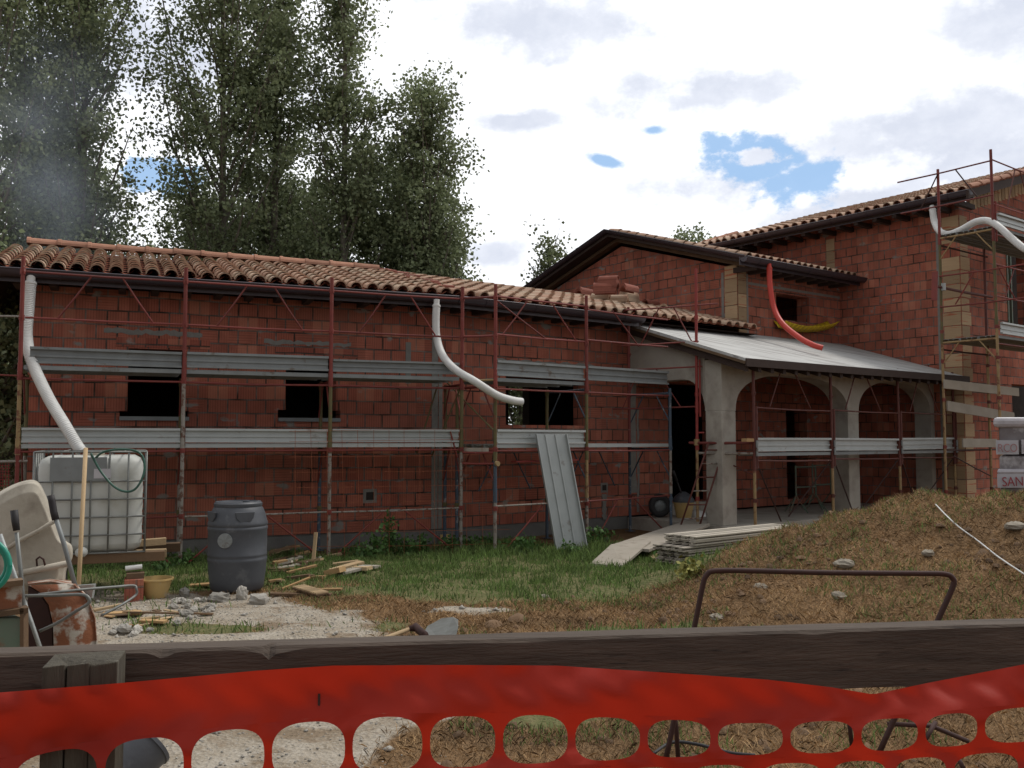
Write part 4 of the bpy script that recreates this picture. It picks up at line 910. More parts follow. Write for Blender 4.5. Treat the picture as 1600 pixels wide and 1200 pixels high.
corr_pipe('drain_pipe',[VQ(1202,418,-.62),VQ(1203,445,-.66),VQ(1209,480,-.75),VQ(1222,505,-1.0),VQ(1248,527,-1.4),VQ(1270,539,-1.7),VQ(1286,544,-1.85)],.05,'redpipe','red corrugated pipe hanging from the upper gutter over the porch roof','drain pipe')
# yellow scoop on window sill
m_=MB(); a=VQ(1216,514,-.12); L_=(VQ(1300,514,-.12)-a); n=14
ps=[]
for k in range(n+1):
    t=k/n; zt=.05+.11*abs(2*t-1)**2.2; ps.append((a+L_*t,zt,.0+.09*abs(2*t-1)**2))
for k in range(n):
    (p,z_,b_),(p2,z2,b2)=ps[k],ps[k+1]
    m_.quad(p-v2*.18+Z*(z_-.01),p2-v2*.18+Z*(z2-.01),p2-v2*.02+Z*(b2-.06),p-v2*.02+Z*(b_-.06)); m_.quad(p-v2*.02+Z*(b_-.06),p2-v2*.02+Z*(b2-.06),p2+v2*.1+Z*(z2+.02),p+v2*.1+Z*(z_+.02))
o=m_.build('plastic_trough',M['yellow'],None,smooth=True); s_=o.modifiers.new('th','SOLIDIFY'); s_.thickness=.012; tag(o,'yellow curved plastic trough lying on the upper window sill behind the red pipe','trough')
# ================================================================ TILE STACKS on roof
def tstack(px,py,n,rz,m,lab,L_=.42,r=.085):
    q_=onpl(px,py,P2(0,0),v2)
    # intersect with roof surface of right wing
    rr=ray(px,py); best=None
    for k in range(400):
        t=12+k*.02; p=_C+rr*(t/rr.y); d=p-B0; v=d.dot(v2); zz_=ZE+SL*(v+.56)+.07
        if v>-.5 and p.z<=zz_: best=p; break
    if best is None: best=_C+rr*(17/rr.y)
    root=thing('roof_tile_stack',lab,'tile stack',best,math.atan2(u2.y,u2.x)+rz,'loose roof tile stacks on the right wing roof')
    for k in range(n):
        m_=MB(); m_.rnd=random.random(); jz=.022*k; jx=random.uniform(-.015,.015); dr=random.uniform(-.1,.1)
        R0=[];R1=[];R2=[];R3=[]
        for j in range(9):
            t=math.pi*j/8
            for R_,x,q1 in((R0,0,r),(R1,L_,r*.85),(R2,0,r-.013),(R3,L_,r*.85-.013)): R_.append(Vector((x+jx-L_/2,-math.cos(t)*q1,math.sin(t)*q1+jz+.02)))
        i0=m_.pts(R0+R1+R2+R3)
        for j in range(8):
            m_.face((i0+j,i0+j+1,i0+9+j+1,i0+9+j)); m_.face((i0+18+j+1,i0+18+j,i0+27+j,i0+27+j+1)); m_.face((i0+j+1,i0+j,i0+18+j,i0+18+j+1)); m_.face((i0+9+j,i0+10+j,i0+28+j,i0+27+j))
        me=m_.build('tile',M[m],None,smooth=True,autoang=40); me.parent=root
    return root
tstack(914,463,4,.15,'redtile','short stack of orange-red roof tiles, leftmost of the loose stacks on the roof')
tstack(938,470,3,-1.0,'tile','low stack of pale topped roof tiles in front of the tall leaning stack',.34)
tstack(945,461,7,-.9,'redtile','tall leaning stack of curved roof tiles in the middle of the pile',.40)
tstack(951,452,8,-1.1,'redtile','dark red stack of curved tiles at the back top of the pile',.36)
tstack(967,474,4,-.95,'tile','pinkish stack of roof tiles with pale top beside the square red stack',.36)
tstack(984,474,7,.2,'tile','square stack of tiles laid sideways with a pale tile on top against the gable wall',.44,.1)
tstack(984,458,4,.15,'redtile','bright red tiles lying on top of the rightmost stack',.42,.08)
tstack(1018,478,2,.1,'redtile','flat red tiles lying at the foot of the gable wall, right of the stacks',.4)
tstack(1038,486,2,.6,'tile','single dark tile pair near the gable corner on the roof',.2)
# ================================================================ GROUND OBJECTS
def G(px,py): 
    """point on the ground surface under a pixel"""
    r=ray(px,py)
    for k in range(1500):
        p=_C+r*((2.5+k*.01)/r.y)
        if p.z<=float(gh(p.x,p.y)): return p
    return onz(px,py)
def gz_(p): return Vector((p[0],p[1],float(gh(p[0],p[1]))))
# drum
c=gz_(G(370,921)); dr=thing('water_drum','dark blue-grey plastic drum with moulded bands and grips standing on the gravel','drum',c)
prof=[(0,0),(.24,0),(.262,.02),(.272,.1),(.285,.2),(.29,.28),(.295,.30),(.295,.325),(.288,.335),(.295,.35),(.295,.37),(.29,.38),(.292,.50),(.292,.60),(.298,.615),(.298,.635),(.29,.645),(.297,.66),(.297,.68),(.288,.70),(.27,.77),(.25,.82),(.235,.84)]
m_=MB(); m_.rnd=.4; m_.lathe(c,prof,48); m_.build('body',M['drum'],dr,smooth=True,autoang=60)
m_=MB(); m_.rnd=.5; m_.lathe(c+Z*.84,[(.235,0),(.24,.01),(.24,.035),(.228,.045),(.225,.052),(.20,.054),(.195,.04),(.02,.04),(0,.04)],48); m_.lathe(c+Z*.88+Vector((.08,0,0)),[(.035,0),(.035,.02),(0,.02)],14); m_.build('lid',M['drum'],dr,smooth=True,autoang=40)
m_=MB(); 
for sx in(-.03,.0): pass
p=c+Vector((-.04,-.292,.52)); m_.lathe(p,[(.075,0),(.072,.008),(0,.009)],20,ax=(0,-1,0)); m_.build('label_patch',M['galvd'],dr)
for ang in(-60,-140): 
    a=math.radians(ang); d=Vector((math.cos(a),math.sin(a),0)); t=Vector((-d.y,d.x,0)); m_=MB()
    m_.prism([c+d*.27+t*x+Z*z for x,z in((-.1,.80),(.1,.80),(.085,.74),(.05,.70),(-.05,.70),(-.085,.74))],d*.018-Z*.0); m_.build('grip',M['drum'],dr,bevel=.006)
# IBC tank
rt=math.radians(22); ic=atY(139,865,8.87)+Vector((-math.sin(rt),math.cos(rt),0))*.52; ib=thing('water_tank','white plastic bulk water tank in a grey wire cage on wooden beams','water tank',ic)
ex=Vector((math.cos(rt),math.sin(rt),0)); ey=Vector((-math.sin(rt),math.cos(rt),0))
W_,D_,H_=.98,1.04,.95
def rbox(mb,c,ex,ey,w,d,z0,z1,r,n=5):
    def ring(z,ins):
        o=[]
        for qx,qy,a0 in((1,1,0),(-1,1,90),(-1,-1,180),(1,-1,270)):
            for k in range(n+1):
                a=math.radians(a0+90*k/n); o.append(c+ex*(qx*(w/2-r)+math.cos(a)*(r-ins))+ey*(qy*(d/2-r)+math.sin(a)*(r-ins))+Z*z)
        return o
    rings=[ring(z0,r*.6),ring(z0+r*.25,r*.12),ring(z0+r*.6,0)]
    zz=z0+r*.6
    while zz<z1-r*.9: 
        rings.append(ring(zz,0)); rings.append(ring(min(zz+.075,z1-r*.7),-.006)); zz+=.15
    rings+= [ring(z1-r*.6,0),ring(z1-r*.25,r*.15),ring(z1,r*.6)]
    N_=len(rings[0]); idx=[mb.pts(q_) for q_ in rings]
    for i in range(len(idx)-1):
        for k in range(N_): mb.face((idx[i]+k,idx[i]+(k+1)%N_,idx[i+1]+(k+1)%N_,idx[i+1]+k))
    mb.face([idx[0]+k for k in range(N_)][::-1]); mb.face([idx[-1]+k for k in range(N_)])
m_=MB(); m_.rnd=.5; rbox(m_,ic,ex,ey,W_-.06,D_-.06,.0,H_-.03,.13); m_.build('bottle',M['ibc'],ib,smooth=True,autoang=50)
m_=MB(); hw,hd=W_/2,D_/2; cor=lambda x,y,z:ic+ex*x*hw+ey*y*hd+Z*z
hz=[.0,.17,.34,.51,.68,.96]
for z in hz:
    for a,b in(((-1,-1),(1,-1)),((1,-1),(1,1)),((1,1),(-1,1)),((-1,1),(-1,-1))): m_.tube([cor(*a,z),cor(*b,z)],.009,6)
for x in(-1,-.67,-.33,0,.33,.67,1):
    for y in(-1,1): m_.tube([cor(x,y,0),cor(x,y,.96)],.009,6)
for y in(-.6,-.2,.2,.6):
    for x in(-1,1): m_.tube([cor(x,y,0),cor(x,y,.96)],.009,6)
for x in(-.5,.3,.6): m_.tube([cor(x,-1,.96),cor(x,1,.97)],.009,6)
m_.build('cage',M['steelgrey'],ib,smooth=True)
m_=MB(); m_.box(cor(-.72,-1.02,.69),ex*.49,-ey*.004,Z*.22); m_.box(cor(.3,-1.02,.70),ex*.01,-ey*.004,Z*.2); m_.build('name_plate',M['galvd'],ib)
m_=MB(); m_.box(cor(.05,-1.024,.71),ex*.15,-ey*.004,Z*.09); m_.build('label_sheet',M['paper'],ib)
m_=MB(); m_.lathe(cor(-.1,-1.0,.02),[(.0,.0),(.045,0),(.05,.03),(.04,.04),(.04,.09),(0,.09)],14,ax=(0,-1,0)); m_.build('outlet_valve',M['ibc'],ib,smooth=True)
m_=MB(); m_.rnd=.2; m_.lathe(ic+Z*(H_-.03),[(.1,0),(.1,.035),(0,.035)],20); m_.build('lid',M['skip'],ib,smooth=True,autoang=40)
# beams and brick pier below the tank
base=ic-Z*.0
def blk(name,c,a,b,h,m,lab,cat,gr=None,bev=.004):
    m_=MB(); m_.cbox(c,a,b,h); o=m_.build(name,M[m],None,bevel=bev); return tag(o,lab,cat,gr)
blk('timber_beam',cor(.05,-.85,-.10),ex*1.30,ey*.12,Z*.09,'woodd','dark timber beam under the front edge of the water tank','beam')
blk('timber_beam',cor(.2,.5,-.10),ex*1.5,ey*.12,Z*.09,'woodd','dark timber beam under the rear of the water tank','beam')
blk('timber_beam',cor(.96,-.55,-.09),ex*.45,ey*.1,Z*.08,'wood','light timber offcut sticking out right under the water tank','beam')
blk('timber_beam',cor(1.06,-.1,-.00),ex*.36+ey*.15,ey*.09,Z*.07,'wood','short light plank lying on the timber offcut right of the tank','plank')
pz=float(gh(*(cor(.82,-1.1,0).xy))); pp=cor(.82,-1.02,0); pp.z=pz
blk('hollow_brick',pp,ex*.17,ey*.22,Z*(ic.z-.20-pz-.05),'brick','upright orange hollow brick propping the tank beams beside the yellow tub','brick')
blk('wood_block',pp+Z*(ic.z-.25-pz)+ex*.01,ex*.16,ey*.14,Z*.055,'woodd','dark wood block on top of the upright orange brick','wood block')
m_=MB(); m_.tube([pp+Z*(ic.z-.155-pz)-ex*.08,pp+Z*(ic.z-.145-pz)+ex*.07],.024,10); tag(m_.build('pipe_offcut',M['plasticw'],None),'short white pipe piece lying on the wood block beside the tank','pipe piece')
pp2=cor(-.7,-.8,0); pp2.z=float(gh(pp2.x,pp2.y)); blk('concrete_block',pp2,ex*.3,ey*.3,Z*(ic.z-.10-pp2.z),'plinth','dark concrete block under the left side of the tank','block')
# green hose over the tank
hp=[(142,708),(150,724),(160,740),(178,760),(195,768),(210,765),(221,750),(226,730),(222,712),(210,704),(190,702),(170,704),(158,708),(150,715)]
m_=MB(); m_.rnd=.4; m_.tube(smooth_path([atY(x,y,8.72+.02*math.sin(i)) for i,(x,y) in enumerate(hp)],6),.011,8); tag(m_.build('garden_hose',M['hose'],None,smooth=True),'thin dark green hose looped over the corner of the water tank','hose')
# wooden pole
m_=MB(); m_.rnd=.9; m_.tube([atY(121,960,7.7),atY(127,835,7.85),atY(134,700,8.0)],.018,10); tag(m_.build('wooden_pole',M['wood'],None,smooth=True),'pale round wooden pole leaning upright in front of the water tank','pole')
# yellow tub
c=gz_(G(242,934)); tb=thing('mortar_tub','small yellow plastic mortar tub with a dirty rim on the ground','tub',c)
m_=MB(); m_.rnd=.5; m_.lathe(c,[(.0,.0),(.10,.0),(.115,.02),(.155,.17),(.172,.175),(.172,.19),(.158,.19),(.145,.16),(.11,.03),(0,.03)],28); m_.build('body',M['ytub'],tb,smooth=True,autoang=45)
m_=MB(); m_.rnd=.5; m_.lathe(c+Z*.13,[(.14,0),(0,.01)],24); m_.build('mortar',M['concrete'],tb)
# ------------------------------------------------ wheelbarrow cluster, far left
Yw=5.6
def W(px,py,Y=Yw): return atY(px,py,Y)
sk=thing('mortar_skip','large beige mortar-stained plastic skip tipped on its side behind the wheelbarrow handles','skip',W(60,1000))
def loftpoly(mb,rings):
    idx=[mb.pts(r_) for r_ in rings]; n=len(rings[0])
    for i in range(len(idx)-1):
        for k in range(n): mb.face((idx[i]+k,idx[i]+(k+1)%n,idx[i+1]+(k+1)%n,idx[i+1]+k))
    mb.face([idx[0]+k for k in range(n)][::-1]); mb.face([idx[-1]+k for k in range(n)])
Yk=6.1
out=[(-70,880),(-40,800),(0,768),(35,752),(58,752),(72,775),(98,838),(112,852),(113,872),(104,890),(100,915),(88,925),(0,930),(-60,930)]
out=[(p.x,p.y) for p in smooth_path([(x,y,0) for x,y in out+[out[0]]],4)][:-1]
def cx_(f,Yd): # scaled outline about centroid
    mx=sum(p[0] for p in out)/len(out); my=sum(p[1] for p in out)/len(out); return [W(mx+(x-mx)*f,my+(y-my)*f,Yd) for x,y in out]
m_=MB(); m_.rnd=.5; loftpoly(m_,[cx_(.80,Yk-.30),cx_(.95,Yk-.26),cx_(1.0,Yk-.12),cx_(1.0,Yk+.45),cx_(.93,Yk+.55)]); m_.build('body',M['skip'],sk,smooth=True,autoang=35,bevel=.012)
rib=lambda ps,r,Yd: [W(x,y,Yd) for x,y in ps]
m_=MB(); m_.rnd=.6; m_.tube(rib([(-5,868),(30,845),(60,830),(88,812)],.02,Yk-.34),.014,8); m_.build('rim_ridge',M['skip'],sk,smooth=True)
m_=MB(); m_.rnd=.6; m_.tube(rib([(22,898),(60,890),(108,880)],.02,Yk-.36),.02,8); m_.build('lower_ridge',M['skip'],sk,smooth=True)
m_=MB(); m_.tube([W(58,884,Yk-.36),W(57,874,Yk-.38),W(62,870,Yk-.38),W(68,874,Yk-.38),W(71,886,Yk-.36)],.006,6); m_.build('hook',M['rod'],sk,smooth=True)
wb=thing('wheelbarrow','rusty wheelbarrow standing on its nose with two long handles and black grips pointing up','wheelbarrow',W(90,1100))
# handles
m_=MB(); m_.rnd=.3; m_.tube([W(84,800),W(100,850),W(120,925)],.014,8); m_.build('handle',M['galvd'],wb,smooth=True)
m_=MB(); m_.rnd=.3; m_.tube([W(79,774),W(81,783),W(84,800),W(87,812)],.0215,10); m_.build('grip',M['black'],wb,smooth=True)
m_=MB(); m_.rnd=.3; m_.tube([W(26,832,5.2),W(33,900,5.2),W(38,960,5.2),W(40,1040,5.2)],.012,8); m_.build('handle',M['steelgrey'],wb,smooth=True)
m_=MB(); m_.rnd=.3; m_.tube([W(22,797,5.2),W(24,815,5.2),W(26,829,5.2)],.021,10,rads=[.021,.0205,.018]); m_.build('grip',M['black'],wb,smooth=True)
m_=MB(); m_.rnd=.3; m_.tube([W(0,835,5.25),W(25,905,5.25),W(50,975,5.25),W(72,1040,5.25)],.012,8); m_.build('frame',M['galv'],wb,smooth=True)
m_=MB(); m_.tube(smooth_path([W(40,931,5.1),W(90,930,5.1),W(128,929,5.1),W(139,935,5.1),(W(138,943,5.1)),W(120,954,5.1),W(90,973,5.1),W(62,986,5.1)],5),.009,7); m_.build('leg_frame',M['steelgrey'],wb,smooth=True)
m_=MB(); m_.tube(smooth_path([W(60,929,5.3),W(120,922,5.4),W(180,917,5.6),W(208,915,5.7),W(213,920,5.7),W(212,930,5.7),W(190,945,5.6),W(158,962,5.5)],5),.008,7); m_.build('leg_frame',M['steelgrey'],wb,smooth=True)
# rusty curved tray
m_=MB(); m_.rnd=.5; 
arc=[(44,912),(80,908),(118,914),(138,935),(149,965),(152,1000),(148,1040),(140,1090)]
A_=[W(x,y,5.45) for x,y in arc]; B_=[W(x-2,y-6,6.0) for x,y in arc]; i0=m_.pts(A_+B_); n=len(arc)
for k in range(n-1): m_.face((i0+k,i0+k+1,i0+n+k+1,i0+n+k))
m_.build('tray',M['rust'],wb,smooth=True).modifiers.new('s','SOLIDIFY').thickness=.006
m_=MB(); m_.rnd=.5; fr=[(44,914),(62,925),(76,945),(83,975),(84,1010),(80,1090)]
A_=[W(x,y,5.40) for x,y in fr]; B_=[W(x+(60 if i<1 else 68),y-(2 if i<2 else 0),5.46) for i,(x,y) in enumerate(fr)]
i0=m_.pts(A_+[W(x,y,5.46) for x,y in((118,912),(128,925),(140,945),(149,970),(152,1005),(146,1090))]); 
for k in range(5): m_.face((i0+k,i0+k+1,i0+6+k+1,i0+6+k))
m_.build('tray_front',M['rust'],wb,smooth=True).modifiers.new('s','SOLIDIFY').thickness=.006
m_=MB(); m_.prism([W(x,y,5.5) for x,y in((44,916),(60,926),(74,946),(81,976),(82,1090),(40,1090))],Vector((0,.02,0))); m_.build('tray_side',M['rod'],wb)
m_=MB(); m_.prism([W(x,y,5.9) for x,y in((118,915),(147,913),(143,935),(120,925))],Vector((0,.03,0))); m_.build('spout',M['galv'],wb)
gb=thing('green_metal_box','worn green metal box with rusty edges at the bottom left, beside the wheelbarrow','metal box',W(10,1010,5.0))
m_=MB(); m_.box(W(-60,1060,5.0),W(36,1060,5.0)-W(-60,1060,5.0),Vector((-.1,.1,0)),W(0,965,5.0)-W(0,1060,5.0)); m_.build('body',M['gpaint'],gb,bevel=.008)
m_=MB(); m_.box(W(-60,972,4.97),W(44,958,4.97)-W(-60,972,4.97),Vector((-.05,.08,0)),Z*.028); m_.box(W(-60,925,4.97),W(36,915,4.97)-W(-60,925,4.97),Vector((-.05,.08,0)),Z*.03); m_.box(W(31,1060,4.97),W(37,1060,4.97)-W(31,1060,4.97),Vector((0,.05,0)),W(0,950,4.97)-W(0,1060,4.97)); m_.build('rail',M['woodd'],gb)
m_=MB(); m_.box(W(-60,960,5.02),W(34,958,5.02)-W(-60,960,5.02),Vector((-.03,.05,0)),Z*.15); m_.build('lid_panel',M['rust'],gb)
m_=MB(); m_.rnd=.5; cc=W(-30,884,4.7); m_.tube([cc+Vector((math.cos(t)*.145,0,math.sin(t)*.135)) for t in [2*math.pi*k/28 for k in range(29)]],.013,10,False); m_.tube([cc+Vector((math.cos(t)*.12,.02,math.sin(t)*.11)) for t in [2*math.pi*k/28 for k in range(29)]],.013,10,False); tag(m_.build('hose_coil',M['teal'],None,smooth=True),'bright teal hose coil hanging at the left edge in front of the skip','hose')
# ------------------------------------------------ leaning deck, ramp, planks
def deck_board(a,b,wv,th,name,m,lab,cat):
    """board between a (foot) and b (top), width vector wv, lipped long edges"""
    a,b,wv=Vector(a),Vector(b),Vector(wv); t=(b-a).normalized(); n=t.cross(wv).normalized()
    if n.dot(Vector((0,-1,0)))<0: n=-n
    m_=MB(); m_.rnd=.5; L_=b-a; w0=wv.length; e=wv.normalized()
    m_.box(a,L_,wv,n*.004)
    for o,w2,h in((0,.014,.05),(w0-.014,.014,.05),(w0*.30,.022,.018),(w0*.62,.022,.018)): m_.box(a+e*o+n*.0045,L_,e*w2,n*h)
    o=m_.build(name,M[m],None,bevel=.002); return tag(o,lab,cat)
fa=gz_(G(868,862)); ftop=onpl(836,679,P2(0,VO2-.06),v2); ftr=onpl(878,681,P2(0,VO2-.06),v2); fb=G(913,860)
deck_board(fa,ftop,(fb-fa).normalized()*.46,.05,'metal_deck','galv','galvanized metal scaffold deck leaning upright against the scaffold','scaffold deck')
# plank stage loose red items on deck
m_=MB(); 
for k in range(10): m_.box(P2(.45+k*.11,VO2+.05+.02*random.random(),1.17+random.random()*.02),u2*.16,v2*.12,Z*.02)
o=m_.build('red_strip',M['bred'],None); tag(o,'thin torn red strip lying along the lower tube behind the leaning metal deck','strip')
a=G(985,853)
def slab(name,ps,th,m,lab,cat,gr=None):
    m_=MB(); m_.rnd=.5; m_.prism([Vector(p) for p in ps],Vector((0,0,-th))); o=m_.build(name,M[m],None,bevel=.004)
    me=o.data; ul=me.uv_layers[0].data; d=(Vector(ps[1])-Vector(ps[0])).normalized(); e=Z.cross(d)
    for l in me.loops:
        co=me.vertices[l.vertex_index].co; ul[l.index].uv=(co.dot(d),co.dot(e)+co.z)
    return tag(o,lab,cat,gr)
z0=.03
p0,p1,p2_,p3=onz(922,880,.04),onz(955,850,.16),onz(1017,845,.17),onz(972,884,.05)
M['plankc']=wood('mortar_caked_plank',(.36,.32,.27),(.29,.26,.21),col3=(.2,.17,.13),c3scale=6,c3lo=.55,c3hi=.75)
slab('ramp_plank',[p0,p1,p2_,p3],.035,'plankc','lower pale plank of the ramp, lying in the grass before the porch','plank')
slab('ramp_plank',[onz(952,852,.125),onz(1076,812,.215),onz(1110,818,.21),onz(1014,858,.125)],.04,'plankc','upper pale plank of the ramp, reaching up to the porch floor','plank')
slab('board_offcut',[onz(1006,866,.02),onz(1012,860,.04),onz(1032,866,.03),onz(1025,874,.02)],.02,'wood','small yellowish offcut on the grass beside the ramp','offcut')
# stack of formwork beams
base=onz(1050,884,0); 
sdv=(onz(1240,866,0)-onz(1106,884,0)).normalized(); acr=Vector((sdv.y,-sdv.x,0))
if acr.y>0: acr=-acr
idx=0
for lay,(n,off,z,ln) in enumerate([(3,-.02,.0,1.6),(3,.03,.055,1.7),(4,.0,.11,1.8),(4,-.05,.165,1.8),(4,.12,.225,2.2),(4,.12,.28,2.2)]):
    for k in range(n):
        s0=base+acr*(-.25+k*.135)+sdv*(off+random.uniform(-.03,.03)); s0.z=z+.02
        if lay>=4: s0=base+acr*(-.22+k*.13)+sdv*(off+random.uniform(-.02,.02)); s0.z=z+.02
        root_lab='grey formwork beam in the stack left of the mound'
        m_=MB(); e=acr; Lv=sdv*ln
        m_.box(s0,Lv,e*.09,Z*.018); m_.box(s0+e*.032+Z*.0185,Lv,e*.026,Z*.016); m_.box(s0+Z*.035,Lv,e*.09,Z*.018)
        o=m_.build('formwork_beam',M['woodg' if lay>3 else 'plankc'],None,bevel=.003); tag(o,['grey formwork beam in the lower layers of the stack left of the mound','pale formwork beam in the two top layers of the stack left of the mound'][lay>3],'beam','stacked formwork beams')
# ladder
def lad():
    a0,a1=onz(1058,838,.02),onz(1088,838,.02); b0=atY(1108,690,14.35); b1=atY(1134,690,14.45)
    r_=thing('ladder','narrow brown steel ladder leaning against the porch scaffold','ladder',a0)
    for a,b in((a0,b0),(a1,b1)): m_=MB(); m_.tube([a,b],.014,8); m_.build('rail',M['brownred'],r_,smooth=True)
    for k in range(7):
        t=.04+k*.145; m_=MB(); m_.tube([a0.lerp(b0,t),a1.lerp(b1,t)],.011,7); m_.build('rung',M['pale' if k%2 else 'brownred'],r_,smooth=True)
lad()
# wheelbarrow wheel, bucket, bag on the porch
pf=.17
pc=P2(4.25,-.35,pf+.2); wh=thing('barrow_wheel','black rubber wheel with grey hub leaning on the brick wall by the dark doorway','wheel',pc)
ax=(v2*-.9+u2*-.5).normalized(); m_=MB(); m_.rnd=.5; m_.lathe(pc,[(.10,-.035),(.15,-.05),(.19,-.035),(.2,0),(.19,.035),(.15,.05),(.10,.035)],28,ax=ax); m_.build('tyre',M['black'],wh,smooth=True)
m_=MB(); m_.lathe(pc,[(0,-.02),(.03,-.03),(.05,-.012),(.105,-.02),(.105,.02),(.05,.012),(.03,.03),(0,.02)],24,ax=ax); m_.build('hub',M['galvd'],wh,smooth=True)
pc=P2(4.55,-.62,pf); bk=thing('bucket','yellow builder bucket filled with rags on the porch beside the black wheel','bucket',pc)
m_=MB(); m_.rnd=.5; m_.lathe(pc,[(0,0),(.12,0),(.13,.02),(.17,.24),(.18,.245),(.18,.26),(.165,.26),(.12,.03),(0,.03)],24); m_.build('body',M['ytub'],bk,smooth=True,autoang=45)
m_=MB(); m_.rnd=.4; m_.lathe(pc+Z*.24,[(.175,0),(.19,.05),(.15,.12),(.1,.16),(.04,.2),(0,.2)],9); m_.build('rag',M['drum'],bk,smooth=True)
m_=MB(); m_.tube([pc+Z*.25,pc+Z*.42-u2*.06,pc+Z*.62-u2*.16],.014,8); m_.tube([pc+Z*.62-u2*.16,pc+Z*.8-u2*.25],.022,8); tag(m_.build('tool_handle',M['black'],None,smooth=True),'black gripped tool handle standing up out of the yellow bucket','tool')
m_=MB(); m_.rnd=.3; c=P2(4.95,-.55,pf); m_.lathe(c,[(.17,0),(.16,.05),(.1,.09),(0,.11)],10); tag(m_.build('white_rag',M['plasticw'],None,smooth=True),'crumpled white rag on the porch floor in front of the doorway','rag')
# steel trestles inside the porch
def trestle(px,v,lab,mir=1):
    c=VQ(px,700,v); c.z=.17; r_=thing('steel_trestle',lab,'trestle',c)
    for d in(-1,1):
        m_=MB(); a=c+u2*.3*d
        m_.tube([a+Z*.85,a+Z*.25],.016,7); m_.tube([a+Z*.3,a+v2*.25],.012,6); m_.tube([a+Z*.3,a-v2*.25],.012,6); m_.tube([a+Z*.3,a+u2*.2*d],.012,6); m_.build('leg',M['gpaint'],r_)
    for z in(.82,.45): m_=MB(); m_.tube([c-u2*.3+Z*z,c+u2*.3+Z*z],.013,7); m_.build('crossbar',M['gpaint'],r_)
trestle(1258,-1.1,'dark green steel trestle inside the porch behind the first arch')
trestle(1283,-.7,'second steel trestle further back inside the porch, partly behind the first')
# wire mesh panel
wm=MB(); qm=lambda x,y:onpl(x,y,P1(0,-1.18),v1)
for x in np.arange(462,795,24.2): wm.tube([qm(x+random.uniform(-1,1),672),qm(x+random.uniform(-2,5),872)],.0032,4,False)
for y in(672,688,712,736,760,784,806,830,852): wm.tube([qm(452,y+2),qm(640,y+random.uniform(-1,1)),qm(798,y-3)],.0032,4,False)
M['meshr']=mat('orange_rusty_wire',(.30,.09,.04),.7)
tag(wm.build('wire_mesh_panel',M['meshr'],None),'rusty orange reinforcing wire mesh leaning along the scaffold over the lower brick wall','wire mesh')
# rusted red netting, far left
# ------------------------------------------------ scrap wood, stones
def scrap(px,py,L_,w_,th,ang,tilt,m,lab,name='wood_offcut'):
    c=gz_(G(px,py)); a=math.radians(ang); d=Vector((math.cos(a)*math.cos(tilt),math.sin(a)*math.cos(tilt),math.sin(tilt))); e=Vector((-math.sin(a),math.cos(a),0)); h=d.cross(e); h=h if h.z>0 else -h
    m_=MB(); m_.box(c-d*L_/2*(1 if tilt<.5 else 0)-e*w_/2+Z*(.012+abs(math.sin(tilt))*L_/2*(1 if tilt<.5 else 0)),d*L_,e*w_,h*th); o=m_.build(name,M[m],None,bevel=.002); return tag(o,lab,'wood scrap','wood scraps beside the drum')
SC=[(430,872,.5,.06,.03,20,.25,'woodd','dark broken batten at the top left of the scrap pile'),(445,866,.45,.07,.03,-25,.2,'orangew','orange-brown batten slanting across the top of the scrap pile'),(460,876,.42,.06,.02,35,.12,'woodd','dark thin batten in the middle of the scrap pile'),(425,892,.45,.09,.02,-5,.0,'woodd','flat grey-brown board at the left foot of the scrap pile'),(438,885,.16,.12,.05,30,.1,'orangew','yellowish crumpled board piece between the dark battens'),
(470,890,.35,.06,.02,-30,.1,'woodd','slim brown offcut lying right of the scrap pile'),(490,880,.36,.04,.03,80,1.35,'wood','pale batten standing upright out of the scrap pile'),(498,907,.18,.08,.03,-35,.1,'orangew','short orange block at the foot of the upright batten'),(524,902,.20,.14,.06,-20,.25,'orangew','orange wood block beside the stacked pale boards'),
(542,893,.40,.12,.03,40,.15,'wood','pale board lying on top of the small board heap'),(552,897,.38,.13,.03,48,.1,'woodg','light grey board in front of the board heap'),(565,893,.22,.12,.04,-25,.05,'wood','short yellow board at the right of the board heap'),(578,890,.25,.10,.03,-35,.05,'woodg','flat pale offcut at the right end of the board heap'),(540,885,.3,.1,.03,10,.1,'wood','wide pale board at the back of the board heap'),
(470,932,.6,.07,.02,-4,.0,'woodd','long dark board lying flat on the gravel'),(500,926,.45,.08,.02,-6,.03,'orangew','tan board lying behind the slatted piece'),(435,912,.16,.05,.02,-40,.1,'wood','small pale stick on the grass left of the slatted piece'),(470,905,.3,.05,.02,10,.05,'woodd','thin brown stick in the grass near the scrap pile'),
(320,918,.32,.12,.02,10,.05,'orangew','tan board piece lying left of the drum'),(262,962,.8,.025,.015,-6,.0,'woodd','long thin stick lying on the gravel before the yellow tub'),(190,962,.3,.10,.02,15,.0,'orangew','brown splintered board on the ground left of the long stick'),(240,975,.22,.08,.02,-10,.0,'orangew','reddish board fragment near the green tuft'),(170,955,.25,.05,.02,40,.1,'wood','small splintered stick right of the rusty tray')]
for s_ in SC: scrap(*s_)
for k in range(26):
    scrap(random.gauss(462,26),random.gauss(884,11),random.uniform(.12,.45),random.uniform(.03,.09),random.uniform(.012,.03),random.uniform(-60,60),random.uniform(0,.35),random.choice(['woodd','orangew','wood','woodd','woodg']),'broken piece of wood in the tangled scrap pile right of the drum')
for k in range(12):
    scrap(random.uniform(150,270),random.uniform(955,985),random.uniform(.06,.2),random.uniform(.02,.06),.01,random.uniform(-60,60),0,random.choice(['orangew','woodd','wood']),'small wood splinter scattered on the ground right of the rusty tray')
